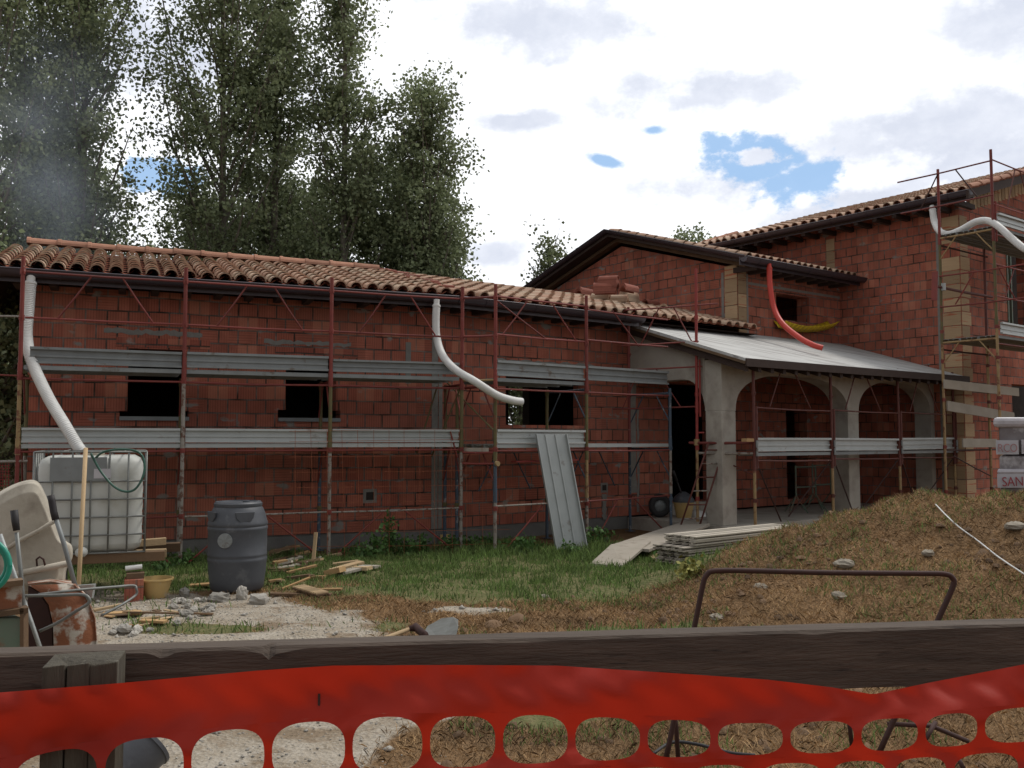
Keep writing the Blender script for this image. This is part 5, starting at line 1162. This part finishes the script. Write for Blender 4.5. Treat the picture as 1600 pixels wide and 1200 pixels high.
# slatted piece (wall panel offcut)
c=gz_(G(484,930)); sp_=thing('slatted_board','short board with many close ridges lying tilted on the gravel','slatted board',c)
d=Vector((.75,-.62,-.0)).normalized(); e=Vector((.62,.75,0)).normalized()
m_=MB(); m_.box(c-d*.19-e*.07+Z*.05,d*.38-Z*.03,e*.15,Z*.012); m_.build('base_board',M['woodd'],sp_)
for k in range(13):
    m_=MB(); m_.box(c-d*.19-e*.07+d*(.38/13*k+.004)+Z*(.063-.0024*k),d*.02,e*.15,Z*.014); m_.build('slat',M['wood'],sp_)
def rock(px,py,r,lab,sq=.7,m='stone',blocky=False):
    c=gz_(G(px,py))-Z*(r*.35 if r>.055 and not blocky and sq<.5 else 0); m_=MB(); m_.rnd=random.random(); n1,n2=11,8
    ax_,ay_=random.uniform(.8,1.3),random.uniform(.7,1.1); ph=random.random()*6
    rings=[]
    for j in range(1,n2):
        th=math.pi*j/n2; R_=[]
        for k in range(n1):
            f=2*math.pi*k/n1; x,y,z=math.sin(th)*math.cos(f),math.sin(th)*math.sin(f),math.cos(th)
            if blocky: q_=max(abs(x),abs(y),abs(z))**.7; x,y,z=x/q_,y/q_,z/q_
            rr=r*(1+random.uniform(-.13,.13)); R_.append(c+Vector((x*ax_*math.cos(ph)-y*ay_*math.sin(ph),x*ax_*math.sin(ph)+y*ay_*math.cos(ph),z*sq+sq*.6))*rr)
        rings.append(R_)
    idx=[m_.pts(q_) for q_ in rings]; t=m_.pts([c+Z*r*sq*1.6]); b=m_.pts([c-Z*r*sq*.35])
    for i in range(len(idx)-1):
        for k in range(n1): m_.face((idx[i]+k,idx[i]+(k+1)%n1,idx[i+1]+(k+1)%n1,idx[i+1]+k))
    for k in range(n1): m_.face((t,idx[0]+k,idx[0]+(k+1)%n1)); m_.face((b,idx[-1]+(k+1)%n1,idx[-1]+k))
    o=m_.build('stone',M[m],None); tag(o,lab,'stone','pale stones and rubble on the yard'); return o
rock(342,940,.10,'largest blocky white stone at the foot of the drum',.5,blocky=True); rock(378,937,.06,'upright pointed white stone in front of the drum',1.3); rock(405,942,.085,'squarish white stone right of the pointed stone',.6,blocky=True)
rock(288,932,.06,'round grey stone left of the drum',.9); rock(330,952,.03,'small stone below the largest blocky stone')
for k in range(26): rock(random.uniform(262,330),random.uniform(938,962),random.uniform(.012,.045),'bright white rubble piece in the small heap left of the largest blocky stone',.8)
for k in range(14): rock(random.uniform(158,240),random.uniform(982,996),random.uniform(.012,.035),'pale stone in the row along the beam near the rusty tray',.7)
for x,y,r in((195,987,.055),(214,986,.04),(277,977,.04),(292,963,.045)): rock(x,y,r,'rounded pale stone at x' if 0 else ['rounded white stone right of the rusty tray','grey rounded stone beside the white one near the tray','pale stone at the edge of the green tuft','grey stone under the long thin stick'][(195,214,277,292).index(x)],.7)
for x,y,r,l in((1190,918,.085,'pale lump of mortar half sunk in the left slope of the mound'),(1310,930,.075,'pale mortar lump low on the mound slope in straw'),(1320,881,.09,'beige stone near the mound crest'),(1585,822,.09,'whitish stone at the right edge of the mound'),(850,933,.07,'small grey lump on the dry grass in the middle of the yard'),(1450,865,.07,'grey stone on the upper right of the mound'),(1120,965,.06,'white stone at the foot of the mound near the bent steel leg')): rock(x,y,r,l,.45,'stoned')
# lying tool
c=gz_(G(690,982)); sh=thing('shovel','shovel lying on the ground behind the timber rail, grey blade and pale wooden shaft','shovel',c)
q_=lambda x,y,z=.04: onz(x,y,z)
m_=MB(); m_.rnd=.5; ps=[(660,992),(668,978),(690,966),(708,964),(716,968),(716,980),(712,995),(690,1003),(668,1002)]
m_.prism([q_(x,y,.10 if x>700 else .05) for x,y in ps],Vector((0,0,-.006))); m_.build('blade',M['steelgrey'],sh,smooth=False)
m_=MB(); m_.tube([q_(664,993,.05),q_(650,980,.06),q_(640,983,.05)],.03,8,rads=[.03,.035,.02]); m_.build('socket',M['rod'],sh,smooth=True)
m_=MB(); m_.tube([q_(642,982,.05),q_(604,996,.04),q_(540,1018,.02)],.016,8); m_.build('shaft',M['wood'],sh,smooth=True)
# grey bucket behind the post
c=onz(192,1215,.0); bb=thing('grey_bucket','dark blue-grey plastic bucket lying behind the fence post, seen under the orange net','bucket',c)
m_=MB(); m_.rnd=.5; pA=[(156,1168),(178,1160),(214,1152),(230,1170),(238,1180),(225,1195),(200,1210),(160,1215)]
m_=MB(); m_.rnd=.4; ax_=Vector((.35,.55,.5)).normalized(); cc=atY(188,1195,3.55); m_.lathe(cc-ax_*.1,[(0,0),(.09,0),(.1,.02),(.125,.2),(.13,.2),(.13,.215),(.118,.215),(.09,.03),(0,.03)],24,ax=ax_); m_.build('body',M['drum'],bb,smooth=True,autoang=45)
# cord over mound
m_=MB(); cps=[]
for k,(x,y) in enumerate([(1462,793),(1480,812),(1500,830),(1530,852),(1560,876),(1600,903),(1640,930)]):
    p=G(x,y); p.z+=.03; cps.append(p)
m_.tube(smooth_path(cps,6),.006,6); tag(m_.build('rope',M['plasticw'],None,smooth=True),'thin white rope running down the right face of the mound','rope')
# bent steel trestle
Yt=4.25; T=lambda x,y,Y=Yt: atY(x,y,Y)
tr=thing('steel_trestle','bent dark steel trestle standing in the straw behind the timber rail','trestle',T(1250,1190))
m_=MB(); m_.rnd=.5; path=[T(1040,1188),T(1064,1075),T(1086,975),T(1098,915),T(1104,899),T(1118,892),T(1180,892),T(1300,895),T(1440,896),T(1476,897),T(1488,903),T(1489,916),T(1466,968),T(1430,1050),T(1372,1180)]
m_.tube(smooth_path(path,4),.0125,10); m_.build('frame',M['rod'],tr,smooth=True)
for br in ([T(1060,1190,4.4),T(1056,1130,4.4),T(1052,1100,4.4)],[T(1387,1131,4.4),T(1455,1134,4.4),T(1512,1158,4.5)],[T(1332,1172,4.5),T(1322,1090,4.5)],[T(1440,1165,4.35),T(1462,1128,4.4)],[T(1505,1200,4.2),T(1495,1180,4.25)]):
    m_=MB(); m_.tube(br,.011,8); m_.build('brace',M['rod'],tr,smooth=True)
# black cable loop in straw
m_=MB(); m_.tube(smooth_path([onz(1020,1178,.02),onz(1050,1160,.03),onz(1090,1163,.03),onz(1140,1176,.02),onz(1180,1180,.02)],6),.008,6); tag(m_.build('black_cable',M['black'],None,smooth=True),'thin black cable lying in the straw below the orange net','cable')
M['wrap2']=mat('crumpled_white_wrap',(.50,.48,.50),.4,(.33,.31,.33),6,spec=.6,bump=.5,bscale=12)
# wrapped pallets of bricks behind the mound at right edge
wr=thing('brick_pallet','pallet stack of bricks in clear stretch wrap with printed bands at the right edge','pallet of bricks',atY(1600,800,10.8))
Yp=10.8
def wrap(x0,y0,x1,y1,nm,m,d0=0,dep=1.0,bev=.03):
    m_=MB(); m_.rnd=.5; a=atY(x0,y1,Yp-d0); m_.box(a,atY(x1,y1,Yp-d0)-a,Vector((.56*dep,dep,0)),Z*((y1-y0)*Yp/F_PX)); return m_.build(nm,M[m],wr,bevel=bev)
wrap(1562,655,1720,708,'wrapped_bricks','wrap'); wrap(1563,712,1720,770,'wrapped_bricks','wrap'); wrap(1566,772,1720,800,'wrapped_bricks','wrap')
wrap(1552,652,1722,668,'wrap_fold','wrap2',.05,1.1,.04)
wrap(1558,733,1722,742,'wrap_fold','wrap2',.04,1.05,.03)
for x0,y0,x1,y1 in((1558,688,1592,710),(1597,687,1640,709),(1560,741,1650,762)):
    m_=MB(); a=atY(x0,y1,Yp-.035); m_.box(a,atY(x1,y1,Yp-.035)-a,Vector((0,.02,0)),Z*((y1-y0)*Yp/F_PX)); m_.build('printed_band',M['paper'],wr)
def text(s,px,py,Y,size,m,parent,name='lettering',sx=1.0,tilt=0):
    cu=bpy.data.curves.new('t','FONT'); cu.body=s; cu.size=size; cu.extrude=.0015; cu.space_character=1.0
    ob=bpy.data.objects.new('t',cu); sc.collection.objects.link(ob); bpy.context.view_layer.update()
    me=bpy.data.meshes.new_from_object(ob.evaluated_get(bpy.context.evaluated_depsgraph_get())); bpy.data.objects.remove(ob)
    me.transform(Matrix.Rotation(math.pi/2,4,'X')@Matrix.Rotation(tilt,4,'Z')@Matrix.Diagonal((sx,1,1,1))); me.transform(Matrix.Translation(atY(px,py,Y))); me.transform(INV[parent.name])
    me.materials.clear(); me.materials.append(M[m]); o=bpy.data.objects.new(name,me); sc.collection.objects.link(o); o.parent=parent; return o
text('RCO',1559,706,Yp-.06,.135,'palink',wr,sx=.8); text('H',1600,706,Yp-.06,.13,'palink',wr,sx=.85)
text('SAN',1566,760,Yp-.06,.155,'redink',wr,sx=.85,tilt=.03)
# red net on far left behind
m_=MB()
for k in range(9): m_.tube([atY(-20,722+k*4.5,12.5),atY(16,723+k*4.5,12.5)],.006,4)
for k in range(8): m_.tube([atY(-18+k*4.5,720,12.5),atY(-18+k*4.5,762,12.5)],.006,4)
tag(m_.build('barrier_net',M['bred'],None),'piece of red barrier net beyond the left end of the house','net')
# ================================================================ PLANTS
def leafquads(P,size,droop=.25):
    n=len(P); a=rng.normal(size=(n,3)); a/=np.linalg.norm(a,axis=1)[:,None]
    b=rng.normal(size=(n,3)); b-=a*(a*b).sum(1)[:,None]; b/=np.linalg.norm(b,axis=1)[:,None]
    s=size*rng.uniform(.65,1.25,n)[:,None]
    V=np.stack([P-a*s*.5,P-a*s*.1+b*s*.42,P+a*s*.55,P-a*s*.1-b*s*.42],1).reshape(-1,3)
    i=np.arange(n)[:,None]*4; return V,np.concatenate([i,i+1,i+2,i+3],1)
def tree(px,Y,top,r,lab,base=.12,nl=26000,leaf=.10,clump=.22,m='leafg',name='poplar_tree',group=None,cat='tree',elev=(48,72),prof=(.35,.85,1.0,.9,.6,.25),trunk=.16,nb=70):
    X=(px-800)/F_PX*Y; c=Vector((X,Y,0)); root=thing(name,lab,cat,c,0,group)
    tm=MB(); pts=[]; lx,ly=rng.uniform(-.3,.3,2)
    def axis(z): t=z/top; return Vector((X+lx*t*t,Y+ly*t*t,z))
    tm.rnd=.5; tm.tube([axis(top*k/8) for k in range(9)],trunk,8,True,[trunk*(1-.93*k/8)+.012 for k in range(9)])
    cen=[]; cw=[]
    for k in range(nb):
        t=base+(.97-base)*((k+rng.random())/nb)**.9; z=top*t
        R=r*np.interp((t-base)/(1-base),np.linspace(0,1,len(prof)),prof)*rng.uniform(.65,1.12)
        az=rng.uniform(0,2*math.pi); el=math.radians(rng.uniform(*elev))
        L_=min(R/math.cos(el),(top-z)*1.15+.35); d=Vector((math.cos(az)*math.cos(el),math.sin(az)*math.cos(el),math.sin(el)))
        p0=axis(z); p1=p0+d*L_*.5+Vector((math.cos(az),math.sin(az),0))*L_*.06; p2=p0+d*L_
        tm.tube([p0,p1,p2],.03,5,False,[.02+.035*(1-t),.016+.02*(1-t),.008])
        nc=max(4,int(L_*5.5))
        for q in range(nc):
            f=rng.uniform(.18,1.04); p=p0.lerp(p1,f*2) if f<.5 else p1.lerp(p2,f*2-1)
            o=rng.normal(size=3)*(.16+.20*f)*min(1,r/1.4); o[2]*=.8
            cc=np.array(p)+o; cen.append(cc); cw.append(rng.uniform(.3,1.7))
            if rng.random()<.35: tm.tube([p,Vector(cc)],.005,3,False)
    cen=np.array(cen); cw=np.array(cw); cw/=cw.sum()
    id_=rng.choice(len(cen),nl,p=cw); sp=clump*rng.uniform(.5,1.15,len(cen))
    P=cen[id_]+rng.normal(size=(nl,3))*sp[id_][:,None]*np.array([1,1,.85])
    V,Fq=leafquads(P,leaf); V=V-np.array(c)
    cr=raw_mesh('crown',V,Fq,M[m],np.clip(rng.random(nl)*.5+.5*rng.random(len(cen))[id_],0,1)); cr.parent=root
    tm.build('trunk',M['bark'],root,smooth=True); return root
GR='poplars standing behind the left wing'
T_=[(-60,21.5,15.5,2.2,'tall poplar at the left edge of the row, partly out of frame',.1,26000),(35,24,15.5,1.7,'second tall poplar from the left, behind the smoke',.1,24000),(118,22.5,15.2,1.35,'tall poplar left of the open gap in the row, above the roof end',.14,24000),
(345,24,15.2,1.85,'broad tall poplar right of the gap in the row, in the middle of the row',.2,27000),(425,25.5,14.9,1.25,'tall poplar behind the broad one, between it and the slimmer one',.1,26000),(535,24.5,13.9,1.1,'slimmer poplar with stepped top, second from the right end of the row',.12,23000),(664,25,11.1,1.08,'shorter poplar at the right end of the row against the white sky',.08,26000)]
for a in T_: tree(a[0],a[1],a[2],a[3],a[4],base=a[5],nl=a[6],group=GR,prof=(.6,1.0,1.0,.92,.72,.3))
tree(612,26.5,9.4,1.5,'dense lower poplar filling the gap between the slim and the shorter poplar',.06,26000,group=GR)
tree(490,28,8.6,2.3,'dense lower tree behind the slim poplar, just above the roof',.06,26000,group=GR)
tree(705,26,7.2,.65,'small bushy tree under the rightmost poplar beside its edge',.05,9000,name='small_tree',prof=(.9,1,1,.9,.7,.4))
tree(350,28,8.3,2.6,'dense lower tree behind the broad poplar, just above the roof',.06,22000,group=GR)
tree(225,27,6.6,2.0,'thin low tree in the gap of the row above the roof',.06,7000,name='small_tree')
tree(60,27,9.0,2.8,'dense dark tree low behind the smoke at the left',.06,22000,group=GR)
tree(862,30,7.9,1.0,'small pale sparse poplar between the wing roof and the gable',.3,4200,leaf=.12,clump=.2,m='leafd',name='small_tree',nb=26,prof=(.5,.9,1,.9,.6,.35),trunk=.07)
tree(826,31,5.9,.7,'little pale tree top just above the wing roof, left of the sparse poplar',.3,1500,leaf=.12,clump=.2,m='leafd',name='small_tree',nb=14,trunk=.06)
tree(1093,36,9.1,.85,'tree top showing between the gable roof and the tall roof',.3,9000,leaf=.14,clump=.26,name='small_tree',prof=(.5,.9,1,1,.8,.5),trunk=.1)
tree(-35,15.5,4.2,1.5,'dark bush beyond the left end of the house',.05,14000,name='bush',cat='bush',elev=(20,60),prof=(1,1,1,.9,.8,.5))
tree(30,20,5.0,2.0,'dark shrub behind the left end of the house',.05,16000,name='bush',cat='bush',elev=(20,60),prof=(1,1,1,.9,.8,.5))
tree(812,27,3.6,1.6,'leafy bush seen through the right-hand window of the wing',.03,12000,m='leafd',name='bush',cat='bush',elev=(10,60),prof=(1,1,1,.9,.8,.5))
# weeds
def weed(px,py,h,r,lab,n=160,m='weed',leaf=.035,cat='weed'):
    c=gz_(G(px,py)); root=thing('weed',lab,cat,c,0,'weeds at the foot of the house'); sm=MB(); cen=[]
    for k in range(6):
        a=rng.uniform(0,6.28); l_=rng.uniform(.0,.6)*r; p1=c+Vector((math.cos(a)*l_,math.sin(a)*l_,h*rng.uniform(.6,1)))
        sm.tube([c+Vector((math.cos(a),math.sin(a),0))*l_*.3,p1],.004,4,False); cen+= [np.array((c+Vector((math.cos(a),math.sin(a),0))*l_*.3).lerp(p1,t)) for t in np.linspace(.15,1.02,7)]
    cen=np.array(cen); P=cen[rng.integers(0,len(cen),n)]+rng.normal(size=(n,3))*np.array([r*.28,r*.28,.03])
    P[:,2]=np.maximum(P[:,2],c.z+.01)
    V,Fq=leafquads(P,leaf*1.6); V-=np.array(c); o=raw_mesh('leaves',V,Fq,M[m],rng.random(n)); o.parent=root; sm.build('stem',M[m],root)
WD=[(606,868,.55,.16,'tallest weed by the plinth, left of the yellowish board',200),(585,872,.3,.2,'low bushy weed left of the tallest weed',160),(632,868,.25,.22,'low weed patch just right of the tallest weed',160),(662,865,.30,.16,'slim weed by the yellowish patch on the plinth',120),(706,862,.26,.2,'weed at the foot of the tan board by the corner',140),(735,860,.2,.25,'low weeds between the two blue posts',150),(765,858,.2,.2,'weed around the foot of the post right of the corner gap',120),
(800,862,.16,.25,'low weed in front of the plinth left of the leaning metal deck',120),(828,864,.2,.2,'weed at the left foot of the leaning metal deck',130),(925,855,.26,.2,'weed between the leaning metal deck and the ramp',150),(945,850,.22,.2,'weed at the dark corner behind the ramp',120),(285,885,.14,.25,'low grass weed right of the brick prop',130),(560,874,.18,.25,'low weed right of the scrap pile',130),(1040,880,.14,.2,'low weed at the left end of the beam stack',100),(255,893,.12,.2,'low weed behind the yellow tub',90),(888,868,.14,.2,'low weed at the right foot of the leaning metal deck',100)]
for a in WD: weed(*a)
M['leafy']=mat('yellow_green_leaves',(.30,.27,.06),.7,(.16,.17,.05),3,rndamp=.5); weed(1078,905,.16,.18,'yellow-green leafy weed at the left foot of the mound by the beam stack',150,'leafy')
# tan boards against the plinth
m_=MB(); a=onpl(688,853,P1(0,-.04),v1); m_.box(a,onpl(702,852,P1(0,-.04),v1)-a,v1*.02,Z*.16); tag(m_.build('board_piece',M['ytub'],None),'yellowish board leaning on the plinth at the bend of the house','board')
m_=MB(); a=onpl(598,850,P1(0,-.0),v1); m_.box(a,onpl(606,850,P1(0,-.0),v1)-a,v1*.02,Z*.10); tag(m_.build('board_piece',M['ytub'],None),'small yellowish patch board on the plinth by the tallest weed','board')
# ================================================================ FENCE RAIL, POST, NET
fence=thing('timber_fence','weathered dark timber rail fence with a square post in the foreground','fence',(0,2.0,0))
YL,YR=1.87,2.17
def beam():
    a=atY(0,1020,YL); b=atY(1600,977,YR); e_=(b-a).normalized(); a=a-e_*1.7; b=b+e_*1.7; a.z=b.z=(a.z+b.z)/2
    L_=b-a; t=L_.normalized(); n=Vector((-t.y,t.x,0)); H_=.132; D_=.066; N_=420; m_=MB(); m_.rnd=.5; rings=[]
    for k in range(N_+1):
        p=a+L_*(k/N_); s_=k/N_*L_.length
        j=lambda q,sc_,am:(float(fbm(np.array(s_*sc_+q),np.array(q*1.7),4))-.47)*am
        chip=0; xx=800+p.x/p.y*F_PX
        for cx,wd,dp in((262,14,.012),(432,34,.010),(425,6,.012),(800,60,.002),(1265,20,.004)): chip+=dp*math.exp(-((xx-cx)/wd)**2)
        rings.append(m_.pts([p+Z*(-H_+j(1,6,.008)),p+Z*(-H_*.5)+n*j(7,9,.006),p-Z*(.006+chip)+n*j(2,11,.004),p+n*(.006+chip*.8+j(3,14,.004))-Z*chip*.25,p+n*(D_*.5)+Z*j(4,8,.003),p+n*D_+Z*j(5,7,.004),p+n*D_-Z*H_]))
    for i in range(N_):
        for k in range(7): k2=(k+1)%7; m_.face((rings[i]+k,rings[i+1]+k,rings[i+1]+k2,rings[i]+k2))
    m_.face([rings[0]+k for k in range(7)]); m_.face([rings[-1]+k for k in range(7)][::-1])
    m_.build('rail',M['board'],fence)
beam()
M['boardv']=mat('weathered_post_timber',(.085,.075,.055),.9,(.045,.038,.028),1.3,coord='Object',stretch=(22,22,2),bump=.9,bscale=5,col3=(.15,.14,.11),c3scale=2,c3lo=.6,c3hi=.75)
pa=atY(70,1040,1.765); pb=atY(179,1040,1.765); pt=pa.z
m_=MB(); m_.rnd=.5
def pst(x0,x1,y0,y1,zt):
    n=10; dx_=x1-x0; r0=[(x0,y0),(x0+(x1-x0)*.30,y0-.003),(x0+(x1-x0)*.315,y0+.014),(x0+(x1-x0)*.33,y0-.002),(x0+(x1-x0)*.62,y0),(x0+(x1-x0)*.63,y0+.004),(x0+(x1-x0)*.64,y0),(x1,y0+.002),(x1,y1),(x0,y1)]
    ca_,sa_=math.cos(math.radians(14)),math.sin(math.radians(14)); r0=[(pa.x+x*ca_-y*sa_,1.755+x*sa_+y*ca_) for x,y in r0]
    i=m_.pts([(x,y,-.2) for x,y in r0]); j=m_.pts([(x,y,zt+rng.uniform(-.004,.003)) for x,y in r0]); n=len(r0)
    for k in range(n): m_.face((i+k,i+(k+1)%n,j+(k+1)%n,j+k))
    m_.face([j+k for k in range(n)])
pst(0,(pb-pa).length,0,.10,pt); m_.build('post',M['boardv'],fence,bevel=.003)
# orange net
def net():
    TX=[-160,0,180,400,520,700,870,1070,1200,1300,1364,1450,1600,1760]; TY=[1100,1082,1068,1048,1040,1039,1040,1053,1062,1074,1085,1067,1038,1015]
    HX=[-160,0,130,240,360,480,600,720,835,950,1060,1170,1280,1390,1510,1600,1760]; HY=[1215,1190,1165,1152,1140,1128,1120,1119,1117,1121,1125,1130,1127,1123,1113,1105,1092]
    BX=[-160,0,360,600,722,837,950,1060,1170,1285,1390,1490,1585,1760]; BY=[1300,1285,1228,1208,1199,1193,1188,1183,1180,1177,1173,1166,1160,1150]
    def surf(x,y):
        yy=1.70+.014*math.sin(x/95.)+.012*math.sin(x/47.+y/50.)+.02*math.sin(x/310.+1.2)+.012*math.sin(y/20.+x/130.)+.004*math.sin(x/13.+math.sin(y/15.)*2)
        return atY(x,y,yy)
    me_v=[];fc=[]
    def P(x,y): me_v.append(surf(x,y)); return len(me_v)-1
    # top band as grid
    xs=np.arange(-1020,2651,10.0); rows=7; prev=None
    cells=[-112,12,-0]
    edges=[-1120,-1000,-875,-750,-625,-500,-375,-245,-112,13,158,293,419,545,666,780,893,1006,1116,1229,1340,1440,1533,1645,1760,1875,1990,2105,2220,2335,2450,2565,2680]
    # cell strips: each cell: grid mapped ring
    def rowcell(x0,x1,hole,topf,botf,bandtop):
        pass
    def htop(x): return float(np.interp(x,HX,HY))
    def hbot(x): return float(np.interp(x,BX,BY))
    def ttop(x): return float(np.interp(x,TX,TY))
    # solid band from top edge to 6px above hole tops
    for i in range(len(xs)-1):
        for r_ in range(rows):
            def pt_(x,r): t=r/rows; return (x,ttop(x)*(1-t)+(htop(x)-5)*t)
            a,b,c,d=[P(*pt_(x,r)) for x,r in((xs[i],r_),(xs[i+1],r_),(xs[i+1],r_+1),(xs[i],r_+1))]; fc.append((a,d,c,b))
    def holes(edges,tf,bf,off,marg):
        for e0,e1 in zip(edges[:-1],edges[1:]):
            cx=(e0+e1)/2; n=40; m1=6
            hh=(bf(cx)-tf(cx)); rx=(e1-e0)/2-marg
            inner=[];outer=[]
            for k in range(n):
                a=2*math.pi*k/n; ca,sa=math.cos(a),math.sin(a); ex_=2.7
                x=math.copysign(abs(ca)**(2/ex_),ca)*rx+cx; ymid=(tf(x)+bf(x))/2; y=math.copysign(abs(sa)**(2/ex_),sa)*((bf(x)-tf(x))/2)+ymid
                mxx=max(abs(ca),abs(sa)); ox=cx+ca/mxx*(e1-e0)/2; t=sa/mxx
                yt=tf(ox)-5; yb=bf(ox)+5; oy=(yt+yb)/2+t*(yb-yt)/2
                inner.append(P(x,y)); outer.append(P(ox,oy))
            for k in range(n): k2=(k+1)%n; fc.append((inner[k],inner[k2],outer[k2],outer[k]))
    holes(edges,htop,hbot,0,6.0)
    # webs between hole rows and the rows below
    for lvl in range(1,5):
        def tf(x,l=lvl): return hbot(x)+ (hbot(x)-htop(x)+16)*(l-1)+14
        def bf(x,l=lvl): return tf(x,l)+(hbot(x)-htop(x))+2
        if lvl>0:
            for i in range(len(xs)-1):
                x0,x1=xs[i],xs[i+1]; y0=(hbot if lvl==1 else (lambda x,l=lvl:tf(x,l-1)+(hbot(x)-htop(x))+2))
                a,b,c,d=P(x0,y0(x0)+5),P(x1,y0(x1)+5),P(x1,tf(x1)-5),P(x0,tf(x0)-5); fc.append((a,d,c,b))
        holes([e-48 if lvl%2 else e for e in edges],tf,bf,0,6.0)
    me=bpy.data.meshes.new('barrier_net'); me.from_pydata([tuple(v) for v in me_v],[],fc); me.polygons.foreach_set('use_smooth',[True]*len(fc)); me.materials.append(M['net'])
    import bmesh
    bm=bmesh.new(); bm.from_mesh(me); bmesh.ops.remove_doubles(bm,verts=bm.verts,dist=.0004); bmesh.ops.recalc_face_normals(bm,faces=bm.faces); bm.to_mesh(me); bm.free()
    me.polygons.foreach_set('use_smooth',[True]*len(me.polygons))
    o=bpy.data.objects.new('barrier_net',me); sc.collection.objects.link(o)
    tag(o,'orange-red plastic barrier net with oval holes stretched along the timber rail','net')
    m_=MB(); p=surf(499,1094)-Vector((0,.004,0)); m_.box(p-Vector((.002,0,.012)),(.004,0,0),(0,.003,0),Z*.024); tag(m_.build('staple',M['rod'],None),'small dark staple in the orange net','staple')
net()
# ================================================================ SMOKE
def smoke():
    c=atY(88,420,17.5); me=bpy.data.meshes.new('smoke'); m_=MB(); m_.rnd=.5
    rings=[]
    for k in range(9):
        t=k/8; r=1.0+1.5*t; cc=c+Vector((-.25*t-.9*t*t,.0,-.6+5.6*t)); rings.append([cc+Vector((math.cos(a)*r*1.15,math.sin(a)*r*.8,0)) for a in [2*math.pi*j/20 for j in range(20)]])
    loftpoly(m_,rings); o=m_.build('smoke',bpy.data.materials.new('smoke_volume'),None)
    mt=o.data.materials[0]; mt.use_nodes=True; nt=mt.node_tree; N=nt.nodes; L=nt.links; N.clear(); out=N.new('ShaderNodeOutputMaterial'); pv=N.new('ShaderNodeVolumePrincipled')
    pv.inputs['Color'].default_value=(.72,.82,.95,1); pv.inputs['Anisotropy'].default_value=.1
    tc=N.new('ShaderNodeTexCoord'); nz=N.new('ShaderNodeTexNoise'); nz.inputs['Scale'].default_value=.75; nz.inputs['Detail'].default_value=3; L.new(tc.outputs['Object'],nz.inputs['Vector'])
    sp=N.new('ShaderNodeSeparateXYZ'); L.new(tc.outputs['Generated'],sp.inputs[0])
    # soft edge: parabola in x and z of the bounding box following the lean
    def mth(op,a,b=None,cl=False):
        q=N.new('ShaderNodeMath'); q.operation=op; q.use_clamp=cl
        for i,v in enumerate((a,b)):
            if v is None: continue
            if isinstance(v,(int,float)): q.inputs[i].default_value=v
            else: L.new(v,q.inputs[i])
        return q.outputs[0]
    so=N.new('ShaderNodeSeparateXYZ'); L.new(tc.outputs['Object'],so.inputs[0])
    t=mth('DIVIDE',mth('SUBTRACT',so.outputs[2],c.z-.6),5.6); cxn=mth('ADD',mth('MULTIPLY',mth('MULTIPLY',t,t),-.9),mth('MULTIPLY',t,-.25)); dx=mth('SUBTRACT',mth('SUBTRACT',so.outputs[0],c.x),cxn)
    rr=mth('ADD',mth('MULTIPLY',t,1.65),1.1); q=mth('DIVIDE',dx,rr); q2=mth('MULTIPLY',q,q)
    dy=mth('DIVIDE',mth('SUBTRACT',so.outputs[1],c.y),mth('MULTIPLY',rr,.72)); q2=mth('ADD',q2,mth('MULTIPLY',dy,dy))
    fall=mth('POWER',mth('SUBTRACT',1.0,q2,True),1.5); tp=mth('MULTIPLY',mth('SUBTRACT',1.0,t,True),mth('MULTIPLY',t,6.0,True)); tp=mth('MULTIPLY',tp,2.2,True)
    nn=mth('MULTIPLY',mth('SUBTRACT',nz.outputs['Fac'],.38),3.0,True)
    d=mth('MULTIPLY',mth('MULTIPLY',fall,nn),mth('MULTIPLY',tp,SMOKE_D)); L.new(d,pv.inputs['Density']); L.new(pv.outputs[0],out.inputs['Volume'])
    tag(o,'thin blue-grey smoke drifting up in front of the left poplars','smoke',None,'stuff')
SMOKE_D=.26
smoke()
